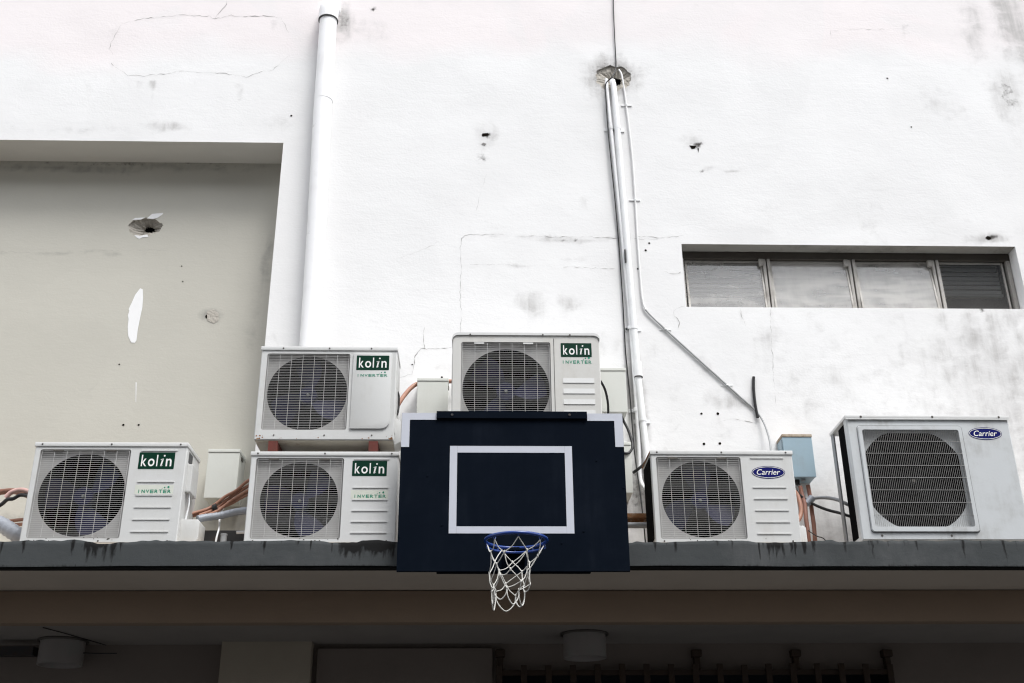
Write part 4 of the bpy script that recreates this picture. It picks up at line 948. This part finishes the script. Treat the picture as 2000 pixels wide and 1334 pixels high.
for lv in range(4):
    for k in range(NL):
        k2 = k if lv % 2 == 0 else (k+1) % NL
        cord(nodes[lv, k], nodes[lv+1, k if lv % 2 == 0 else k], rn.uniform(0, .012))
        if lv % 2 == 0: cord(nodes[lv, k], nodes[lv+1, (k-1) % NL], rn.uniform(0, .012))
        else: cord(nodes[lv, k], nodes[lv+1, (k+1) % NL], rn.uniform(0, .012))
for k in range(NL):
    a, b = nodes[4, k], nodes[4, (k+1) % NL]; m_ = (a+b)/2; m_.z -= rn.uniform(.045, .095); q1 = a*.85+m_*.15; q1.z = a.z*.45+m_.z*.55; q2 = b*.85+m_*.15; q2.z = b.z*.45+m_.z*.55
    net.tube(smooth_path([a, q1, m_, q2, b], 5), .0031, 6)
for lv in range(1, 5):
    for k in range(NL):
        p = nodes[lv, k]; net.tube([p+Vector((0, 0, .009)), p, p-Vector((0, 0, .009))], [.003, .005, .003], 6)
hp(net.build('net', M['net'], None, 80))

# ------------------------------------------------------------------ pipes, conduits and cables
def pipe(name, label, cat, pts, r, mat, n=10, curve=True, group=None, rootpt=None):
    mb = MB(); mb.tube(smooth_path(pts, 7) if curve else pts, r, n); o = mb.build(name, M[mat], None, 60); tag(o, label, cat, group); return o
def pipe_thing(name, label, cat, pts, r, mat, part='tube', n=12, curve=True, group=None):
    p0 = Vector(pts[-1]); root = thing(name, label, cat, p0, 0, group)
    mb = MB(); mb.tube(smooth_path(pts, 7) if curve else pts, r, n); at_root(mb.build(part, M[mat], None, 60), root); return root
def clamp(root, p, r, Y=YW, mat='conduit', wd=.012):
    mb = MB(); n = 9; pts = [(p.x+(r+.003)*math.cos(math.radians(a)), p.y-(r+.003)*math.sin(math.radians(a)), p.z) for a in range(0, 181, 20)]
    pts = [(p.x+r+.003, Y-.001, p.z)]+pts+[(p.x-r-.003, Y-.001, p.z)]
    vs_ = [(x, y, z-wd) for x, y, z in pts]+[(x, y, z+wd) for x, y, z in pts]; m = len(pts)
    mb.add(vs_, [(i, i+1, m+i+1, m+i) for i in range(m-1)]); mb.box(p.x-r-.03, p.x+r+.03, Y-.005, Y+.004, p.z-wd, p.z+wd)
    at_root(mb.build('clamp', M[mat], None, None, 0, False), root)

# wide drain pipe
yp = YW-.085
top = at(642, 30, yp); bot = at(604, 672, yp); dirp = (bot-top).normalized(); foot = top+dirp*((Z_LEDGE+.004-top.z)/dirp.z)
dp = thing('drain_pipe', 'wide white plastic drain pipe running down the wall left of centre', 'pipe', foot)
mb = MB(); mb.tube([top, top.lerp(bot, .33)+Vector((-.004, 0, 0)), top.lerp(bot, .66)+Vector((.003, 0, 0)), foot], .062, 24); at_root(mb.build('tube', M['pvc'], None, 60), dp)
eb = [top+Vector((0, 0, -.05)), top, top+Vector((0, .004, .05)), top+Vector((0, .035, .095)), top+Vector((0, .1, .11)), top+Vector((0, .16, .11))]
mb = MB(); mb.tube(smooth_path(eb, 4), .070, 24); at_root(mb.build('elbow', M['pvc'], None, 60), dp)
mb = MB(); q = top+Vector((0, 0, -.05)); mb.tube([q+Vector((0, 0, .004)), q-Vector((0, 0, .003))], .0715, 24); at_root(mb.build('joint_ring', M['seam'], None, 60), dp)
q = top.lerp(bot, .27); mb = MB(); mb.tube([q+Vector((0, 0, .05)), q-Vector((0, 0, .05))], .0635, 24); at_root(mb.build('coupling', M['pvc'], None, 60), dp)

# thick conduit right of centre
yc = YW-.032
pc = [at(1196, 158, yc+.03), at(1200, 185, yc), at(1213, 340, yc), at(1229, 530, yc), at(1245, 722, yc), at(1262, 885, yc)]; e_ = pc[-1]+(pc[-1]-pc[-2]).normalized()*1.2
t = (Z_LEDGE+.003-pc[-1].z)/(e_.z-pc[-1].z); pend = pc[-1].lerp(e_, t)
cd = thing('conduit_pipe', 'white conduit pipe coming out of the broken hole, thickest of its group', 'pipe', pend, 0, 'conduits from the broken hole')
mb = MB(); mb.tube(smooth_path(pc+[pend], 6), .021, 14); at_root(mb.build('tube', M['conduit'], None, 60), cd)
q0 = at(1245, 716, yc); q1 = at(1247, 736, yc)
mb = MB(); mb.tube([q0+Vector((0, 0, .03)), q1], .0265, 14); at_root(mb.build('coupling', M['conduit'], None, 60), cd)
mb = MB(); mb.tube([q1, q1-Vector((0, 0, .006))], .0275, 14); at_root(mb.build('joint_ring', M['seam'], None, 60), cd)
for (px, py) in ((1206, 250), (1238, 640), (1255, 820)): clamp(cd, at(px, py, yc), .021)
q = at(1224, 500, yc-.0215); mb = MB(); mb.box(q.x-.014, q.x-.006, q.y-.001, q.y+.012, q.z-.045, q.z+.05); at_root(mb.build('tape_mark', M['rubber'], None), cd)
# thinner conduit at its left
yc2 = YW-.022
pc2 = [at(1184, 155, yc2+.02), at(1189, 210, yc2), at(1203, 345, yc2), at(1221, 520, yc2), at(1236, 690, yc2), at(1247, 860, yc2), at(1250, 930, yc2), at(1257, 950, yc2-.02), at(1268, 960, yc2-.05)]
pl2 = thing('conduit_pipe', 'slim grey-white conduit tucked against the left of the thick conduit', 'pipe', pc2[-1], 0, 'conduits from the broken hole')
mb = MB(); mb.tube(smooth_path(pc2, 6), .0125, 10); at_root(mb.build('tube', M['conduit'], None, 60), pl2)
for (px, py) in ((1193, 250), (1231, 640), (1242, 800)): clamp(pl2, at(px, py, yc2), .0125)
# slender conduit that turns diagonal
yc3 = YW-.009
pc3 = [at(1209, 136, yc3+.02), at(1215, 150, yc3), at(1223, 205, yc3), at(1236, 320, yc3), at(1246, 480, yc3), at(1254, 580, yc3), at(1261, 605, yc3), at(1280, 625, yc3), at(1360, 698, yc3), at(1440, 770, yc3), at(1476, 802, yc3), at(1492, 826, yc3-.02), at(1502, 855, yc3-.05), at(1506, 882, yc3-.08), at(1510, 925, yc3-.10)]
pl3 = thing('conduit_pipe', 'slender white conduit bending diagonally across the wall towards the blue box', 'pipe', pc3[-1], 0, 'conduits from the broken hole')
nseg = 5; mb = MB(); mb.tube(smooth_path(pc3[:7], 6), .0062, 10); at_root(mb.build('tube', M['wall'], None, 60), pl3)
mb = MB(); mb.tube(smooth_path(pc3[6:], 6), .0062, 10); at_root(mb.build('bare_tube', M['conduit_grey'], None, 60), pl3)
for (px, py) in ((1224, 205), (1240, 390), (1300, 643), (1420, 752)): clamp(pl3, at(px, py, yc3), .0062, YW, 'conduit', .004)
# thin black cable from above
yk = YW-.010
pk = [at(1199, -120, yk), at(1199, -40, yk), at(1198, 5, yk), at(1200, 60, yk), at(1202, 100, yk), at(1203, 132, yk-.002), at(1196, 150, yk-.05), at(1183, 165, yk-.03), at(1184, 200, yk-.02), at(1188, 260, yk-.012), at(1200, 380, yk-.012), at(1208, 470, yk), at(1213, 540, yk), at(1217, 600, yk), at(1222, 690, yk), at(1230, 770, yk), at(1237, 860, yk-.02), at(1242, 905, yk-.03), at(1250, 960, yk-.05), at(1256, 1010, yk-.08), at(1260, 1054, yk-.12)]
pk.append(Vector((pk[-1].x, pk[-1].y, Z_LEDGE+.004)))
pipe('cable', 'long thin black cable hanging down the wall past the broken hole', 'cable', pk, .0042, 'rubber', 7, True, 'black cables')
pipe('cable', 'short black cable stub standing on the wall above the diagonal conduit', 'cable', [at(1472, 736, YW-.012), at(1472, 760, YW-.013), at(1475, 790, YW-.012), at(1480, 816, YW-.012)], .0095, 'rubber', 8, True, 'black cables')

# disconnect boxes on the wall
def cabinet(label, TL, TR, BL, Yf, Yb, mat, lidmat, group, lid_h=.02, gland=True, name='switch_box'):
    a = at(TL[0], TL[1], Yf); b = at(TR[0], TR[1], Yf); c_ = at(BL[0], BL[1], Yf)
    x0, x1, z1, z0 = min(a.x, c_.x), b.x, a.z, c_.z; dd = Yb-Yf
    root = thing(name, label, 'electrical box', ((x0), Yf, z0), 0, group); w_, h_ = x1-x0, z1-z0
    mb = MB(); mb.box(0, w_, .012, dd, 0, h_-.004); mb.build('body', mat, root, None, .003)
    mb = MB(); mb.box(-.002, w_+.002, 0, .0115, -.002, h_-.012); mb.build('cover', mat, root, None, .003)
    mb = MB(); mb.box(-.004, w_+.004, -.004, dd-.002, h_-.011, h_-.011+lid_h); mb.build('hood', lidmat, root, None, .003)
    if gland:
        mb = MB(); mb.tube([(w_*.45, dd*.5, .003), (w_*.45, dd*.5, -.03)], .014, 10); mb.build('cable_gland', M['rubber'], root, 40)
        mb = MB(); mb.box(w_*.55, w_*.68, dd*.25, dd*.4, -.012, -.0005); mb.build('knockout', M['chrome'], root)
    mb = MB(); mb.box(w_+.0005, w_+.006, dd*.3, dd*.55, h_*.86, h_*.92); mb.build('hasp', M['screw'], root)
    return root, w_, h_
GB = 'white switch boxes'
cabinet('white switch box on the beige recess wall above copper pipes', (410, 880), (468, 881), (398, 972), YR-.19, YR+.002, M['box_white'], M['box_white'], GB)
cabinet('white switch box left of the unit behind the backboard', (816, 741), (875, 742), (815, 838), YW-.12, YW+.002, M['box_white'], M['box_white'], GB)
cabinet('white switch box right of the unit behind the backboard, beside the conduits', (1166, 721), (1221, 722), (1170, 804), YW-.20, YW+.004, M['box_white'], M['box_white'], GB)
cabinet('narrow white box peeking out low at the right edge of the backboard', (1190, 866), (1231, 867), (1194, 962), YW-.20, YW+.004, M['box_white'], M['box_white'], GB)
bb, bw, bh = cabinet('pale blue metal box with rusty hood behind the blue-logo unit', (1528, 850), (1584, 850), (1548, 931), YW-.13, YW+.004, M['box_blue'], M['rust_cream'], None, .018)
mb = MB(); mb.box(-.0035, -.0003, .02, .11, .02, bh-.02); mb.build('side_plate', M['box_blue'], bb)

# copper insulated pipes and wraps
root = thing('copper_pipe_bundle', 'bundle of copper coloured pipes taped together between the two left units', 'pipes', at(372, 1004, 6.25))
ends = [((372, 1004), (410, 992), (440, 970), (462, 958), (486, 938)), ((388, 1007), (418, 995), (445, 975), (465, 962), (488, 948)), ((402, 1008), (424, 998), (448, 981), (468, 968), (488, 957)), ((372, 1009), (415, 997), (446, 986), (468, 974), (488, 964))]
for k, pp in enumerate(ends):
    ys = (6.26, 6.34, 6.36, 6.33, 6.28); mb = MB(); mb.tube(smooth_path([at(x, y, yy+(k % 2)*.015) for (x, y), yy in zip(pp, ys)]+[at(pp[-1][0]+30, pp[-1][1]-8, 6.28)], 6), .0095, 10); at_root(mb.build('pipe', M['copper'], None, 60), root)
q = at(421, 994, 6.36); mb = MB(); mb.tube([q-Vector((.012, 0, .005)), q+Vector((.012, 0, .005))], .031, 12); at_root(mb.build('tape', M['rubber'], None, 60), root)
def wrapped(name, label, pts, r, mat, group=None):
    P = smooth_path(pts, 9); rs = [r*(1+.045*math.sin(i*2.1)) for i in range(len(P))]; mb = MB(); mb.tube(P, rs, 12); o = mb.build(name, M[mat], None, 80); return tag(o, label, 'pipe', group)
wrapped('insulated_pipe', 'grey tape-wrapped pipe entering the valve cover of the far left unit', [at(386, 1014, 6.18), at(400, 1011, 6.2), at(430, 1007, 6.24), at(460, 1000, 6.24), at(486, 997, 6.2), at(510, 998, 6.2)], .021, 'foil', 'grey wrapped pipes')
pipe('drain_tube', 'thin white tube dropping to the ledge under the grey wrapped pipe', 'tube', [at(447, 975, 6.5), at(436, 993, 6.4), at(429, 1012, 6.3), at(428, 1030, 6.26), at(423, 1050, 6.2), Vector((at(420, 1054, 6.2).x, 6.2, Z_LEDGE+.004))], .0055, 'conduit', 8)
wrapped('insulated_pipe', 'thick grey wrapped pipe lying on the ledge at the left photo edge', [at(-60, 1010, 6.2), at(-25, 1014, 6.2), at(5, 1026, 6.18), at(30, 1042, 6.17), at(48, 1052, 6.2)], .043, 'foil', 'grey wrapped pipes')
for k, (dy, lab) in enumerate(((0, 'upper copper pipe crossing behind the far left unit'), (9, 'lower copper pipe crossing behind the far left unit'))):
    pipe('copper_pipe', lab, 'pipe', [at(-70, 1024+dy, 6.32), at(0, 1020+dy, 6.32), at(42, 1015+dy, 6.32), at(90, 1013+dy, 6.2)], .010, 'copper', 10, True, 'copper pipes at the left edge')
pipe('hose', 'dark brown hose curving into the far left unit', 'hose', [at(-60, 985, 6.45), at(-20, 966, 6.4), at(10, 960, 6.36), at(30, 960, 6.33), at(55, 968, 6.27), at(75, 978, 6.2)], .017, 'copper_d', 10)
pipe('hose', 'pale pink insulation sleeve over dark cables left of the far left unit', 'hose', [at(11, 972, 6.26), at(22, 962, 6.26), at(40, 957, 6.25), at(56, 960, 6.24), at(72, 966, 6.2)], .014, 'pinkwrap', 10)
pipe('cable', 'black cable under the pink sleeve at the left photo edge', 'cable', [at(-40, 1008, 6.3), at(0, 987, 6.28), at(14, 976, 6.25), at(26, 974, 6.24), at(40, 967, 6.24), at(58, 969, 6.22), at(75, 972, 6.18)], [.008]*36 and .011, 'rubber', 8, True, 'black cables')
# pipes near the backboard
pipe('copper_pipe', 'copper pipe rising from the stacked units to the switch box', 'pipe', [at(760, 820, 6.3), at(778, 790, 6.36), at(790, 772, 6.42), at(806, 755, 6.46), at(822, 748, 6.48), at(850, 746, 6.49), at(876, 745, 6.49), at(895, 745, 6.49)], .0135, 'copper', 10)
pipe('cable', 'black cable loop on the right side of the upper stacked unit', 'cable', [at(775, 762, 6.13), at(779, 772, 6.13), at(779, 790, 6.13), at(777, 806, 6.12), at(772, 816, 6.12)], .0055, 'rubber', 8, True, 'black cables')
pipe('cable', 'black cable hanging between rounded unit and switch box right of it', 'cable', [at(1166, 738, 6.2), at(1174, 746, 6.24), at(1182, 762, 6.27), at(1187, 785, 6.3), at(1188, 810, 6.34), at(1187, 830, 6.34)], .0075, 'rubber', 8, True, 'black cables')
pipe('cable', 'black cable looping from large switch box into narrow box by the backboard', 'cable', [at(1208, 800, 6.43), at(1217, 820, 6.42), at(1227, 840, 6.40), at(1234, 862, 6.38), at(1235, 874, 6.36), at(1229, 884, 6.35), at(1220, 885, 6.34), at(1208, 880, 6.36)], .0085, 'rubber', 8, True, 'black cables')
pipe('cable', 'stiff black cable end poking out beside the blue-logo unit', 'cable', [at(1237, 923, 6.40), at(1248, 915, 6.36), at(1258, 906, 6.28), at(1266, 897, 6.2), at(1276, 894, 6.15)], .009, 'rubber', 8, True, 'black cables')
p0 = at(1205, 1008, 6.4); mb = MB(); mb.box(p0.x, p0.x+.42, 6.36, 6.40, p0.z-.018, p0.z+.006); mb.box(p0.x, p0.x+.42, 6.395, 6.40, p0.z-.06, p0.z-.018)
o = tag(mb.build('angle_bar', M['rust'], None), 'rusty steel angle bar between backboard and blue-logo unit', 'bar')
for dx_ in (.02, .38):
    l_ = MB(); l_.box(p0.x+dx_, p0.x+dx_+.02, 6.401, 6.41, Z_LEDGE, p0.z); lo_ = l_.build('post', M['rust']); lo_.parent = o
p0 = at(1205, 1026, 6.34); pipe('pipe', 'grey horizontal pipe low between backboard and blue-logo unit', 'pipe', [(p0.x, 6.34, p0.z), (p0.x+.2, 6.34, p0.z), (p0.x+.42, 6.34, p0.z-.001)], .018, 'steel_grey', 12)
# pipes between the two right units
GR = 'brown pipes below the blue box'
for (pp, lab, m_) in (([(1563, 950, 6.45), (1566, 965, 6.44), (1572, 985, 6.40), (1574, 1010, 6.34), (1578, 1040, 6.28)], 'left brown pipe dropping from the blue box', 'copper_d'), ([(1578, 948, 6.47), (1582, 970, 6.46), (1586, 1000, 6.44), (1590, 1030, 6.42), (1592, 1058, 6.40)], 'right brown pipe running from blue box to ledge', 'copper_d')):
    P = [at(*q) for q in pp]; P.append(Vector((P[-1].x, P[-1].y, Z_LEDGE+.004))); pipe('brown_pipe', lab, 'pipe', P, .0125, m_, 10, True, GR)
pipe('copper_pipe', 'copper pipe curling behind the right side of the small blue-logo unit', 'pipe', [at(1545, 955, 6.3), at(1556, 965, 6.3), at(1563, 985, 6.28), at(1564, 1005, 6.26), at(1556, 1022, 6.22)], .013, 'copper', 10)
pipe('hose', 'grey hose arching from brown pipe into the large right unit', 'hose', [at(1581, 978, 6.43), at(1590, 973, 6.42), at(1612, 972, 6.40), at(1635, 976, 6.36), at(1655, 985, 6.3), at(1690, 1000, 6.2)], .0105, 'steel_grey', 10)
pipe('cable', 'thick black cable sagging into the large right unit', 'cable', [at(1555, 958, 6.42), at(1563, 968, 6.42), at(1576, 977, 6.42), at(1598, 989, 6.40), at(1620, 997, 6.38), at(1640, 1002, 6.34), at(1662, 1009, 6.28), at(1690, 1016, 6.2)], .009, 'rubber', 8, True, 'black cables')
q = at(1581, 978, 6.42); mb = MB(); mb.tube([q-Vector((.02, 0, .02)), q+Vector((.02, 0, .02))], .022, 12); tag(mb.build('cable_tie', M['foil'], None, 60), 'grey tape tie holding cable and hose to a brown pipe', 'tape')
pipe('cable', 'thin wire lying on the ledge beside the large right unit', 'cable', [at(1578, 1036, 6.2), at(1595, 1047, 6.2), at(1610, 1053, 6.19), Vector((at(1622, 1056, 6.18).x, 6.18, Z_LEDGE+.003))], .003, 'rubber', 6, True, 'black cables')
# clutter on the ledge between the left units
p0 = at(388, 1040, 6.4); mb = MB(); mb.box(p0.x, p0.x+.34, 6.38, 6.42, Z_LEDGE+.0, p0.z+.008); tag(mb.build('angle_bar', M['steel'], None, None, .004), 'dark steel bar lying on the ledge between the left units', 'bar')
p0 = at(437, 1050, 6.15); mb = MB(); mb.tube([(p0.x, 6.15, Z_LEDGE), (p0.x, 6.15, p0.z+.018)], .017, 14); mb.tube([(p0.x, 6.15, p0.z+.012), (p0.x, 6.15, p0.z+.020)], .019, 14); tag(mb.build('pipe_stub', M['steel_grey'], None, 40), 'short grey pipe stub standing on the ledge under the white tube', 'pipe')
p0 = at(462, 1040, 6.28); pipe('pipe', 'short white pipe beside the lower stacked unit', 'pipe', [(p0.x, 6.28, p0.z), (p0.x+.05, 6.28, p0.z+.002), (p0.x+.14, 6.28, p0.z+.003)], .009, 'conduit', 10)

# ------------------------------------------------------------------ under the canopy
def ceiling_lamp(label, px, py, wpx, group):
    zc_ = Z_SOF+.003; d_ = cr*((px-1000)/F_PX)+cu*((667-py)/F_PX)+fwd; c_ = CAM+d_*((zc_-CAM.z)/d_.z)
    r = .5*wpx*(c_-CAM).dot(fwd)/F_PX; root = thing('ceiling_lamp', label, 'ceiling lamp', (c_.x, c_.y, zc_), 0, group); n = 32; hh = r*1.15
    mb = MB(); ring = [(math.cos(2*math.pi*i/n), math.sin(2*math.pi*i/n)) for i in range(n)]
    L = [(r, 0), (r, -hh), (r*.93, -hh), (r*.90, -hh+.03), (r*.80, -hh+.10)]; vs_ = [(a*q, b*q, z) for q, z in L for a, b in ring]
    mb.add(vs_, [(k*n+i, k*n+(i+1) % n, (k+1)*n+(i+1) % n, (k+1)*n+i) for k in range(len(L)-1) for i in range(n)]); mb.build('housing', M['lampw'], root, 40, 0, False)
    mb = MB(); mb.add([(a*r*.80, b*r*.80, -hh+.10) for a, b in ring], [tuple(range(n))]); mb.build('reflector', M['steel_grey'], root, None, 0, False)
    mb = MB(); mb.tube([(a*(r+.012), b*(r+.012), -.008) for a, b in ring], .010, 6, True); mb.build('mounting_ring', M['screw'], root, 60)
    return root, c_, r
ceiling_lamp('white cylinder ceiling lamp under the canopy below the net', 1141, 1237, 83, 'cylinder lamps under the canopy')
l2, lc, lr = ceiling_lamp('white cylinder ceiling lamp with a dark side box at lower left', 124, 1250, 84, 'cylinder lamps under the canopy')
mb = MB(); mb.box(-lr-.30, -lr-.03, -.05, .05, -.11, -.05); mb.build('ballast_box', M['steel'], l2)
mb = MB(); mb.tube(smooth_path([(-lr-.9, 0, -.07), (-lr-.5, 0, -.075), (-lr-.29, 0, -.08)]), .008, 6); mb.build('lead', M['rubber'], l2)
mb = MB(); mb.tube(smooth_path([(lr, 0, -.09), (lr+.1, .02, -.09), (lr+.22, .05, -.085)]), .004, 6); mb.build('lead', M['rubber'], l2)
mb = MB(); mb.tube(smooth_path([(lr*.2, -.5, -.004), (lr*.8, -.25, -.006), (lr+.12, .1, -.02)]), .0035, 6); mb.build('lead', M['rubber'], l2)

# folding iron gate in front of the dark opening
YGt = YL-.06
gx0 = at(975, 1312, YGt).x; gx1 = at(1737, 1312, YGt).x; zr = at(1200, 1314, YGt).z
gate = thing('folding_gate', 'dark iron folding gate under the canopy at lower right', 'gate', ((gx0+gx1)/2, YGt, 0.0))
def gp(o): return at_root(o, gate)
mb = MB(); mb.box(gx0-.02, gx1+.02, YGt-.012, YGt+.012, zr-.018, zr+.018); gp(mb.build('top_rail', M['gate'], None, None, .003))
nb = 17
for k in range(nb):
    x = gx0+(gx1-gx0)*k/(nb-1); mb = MB(); mb.box(x-.022, x+.022, YGt-.030, YGt-.0125, .03, zr+.055+random.uniform(-.006, .006)); gp(mb.build('upright', M['gate'], None, None, .003))
for k in range(nb-1):
    xa = gx0+(gx1-gx0)*k/(nb-1); xb = gx0+(gx1-gx0)*(k+1)/(nb-1)
    for s, zz in enumerate((zr-.45, zr-1.1, zr-1.75)):
        mb = MB(); a_, b_ = (zz, zz+.36); y = YGt-.034
        mb.add([(xa, y, a_), (xa, y, a_+.025), (xb, y, b_+.025), (xb, y, b_), (xa, y+.0035, a_), (xa, y+.0035, a_+.025), (xb, y+.0035, b_+.025), (xb, y+.0035, b_)], [(0, 1, 2, 3), (7, 6, 5, 4), (0, 4, 5, 1), (1, 5, 6, 2), (2, 6, 7, 3), (3, 7, 4, 0)]); gp(mb.build('lattice_bar', M['gate'], None))
for px in (977, 1362, 1556, 1735):
    x = at(px, 1290, YGt).x; mb = MB(); zt = at(px, 1283, YL-.05).z; mb.box(x-.022, x+.022, YL-.055, YL-.001, zr+.02, zt); mb.box(x-.035, x+.035, YL-.075, YL-.0015, zt, zt+.05); gp(mb.build('hanger', M['gate'], None, None, .006))
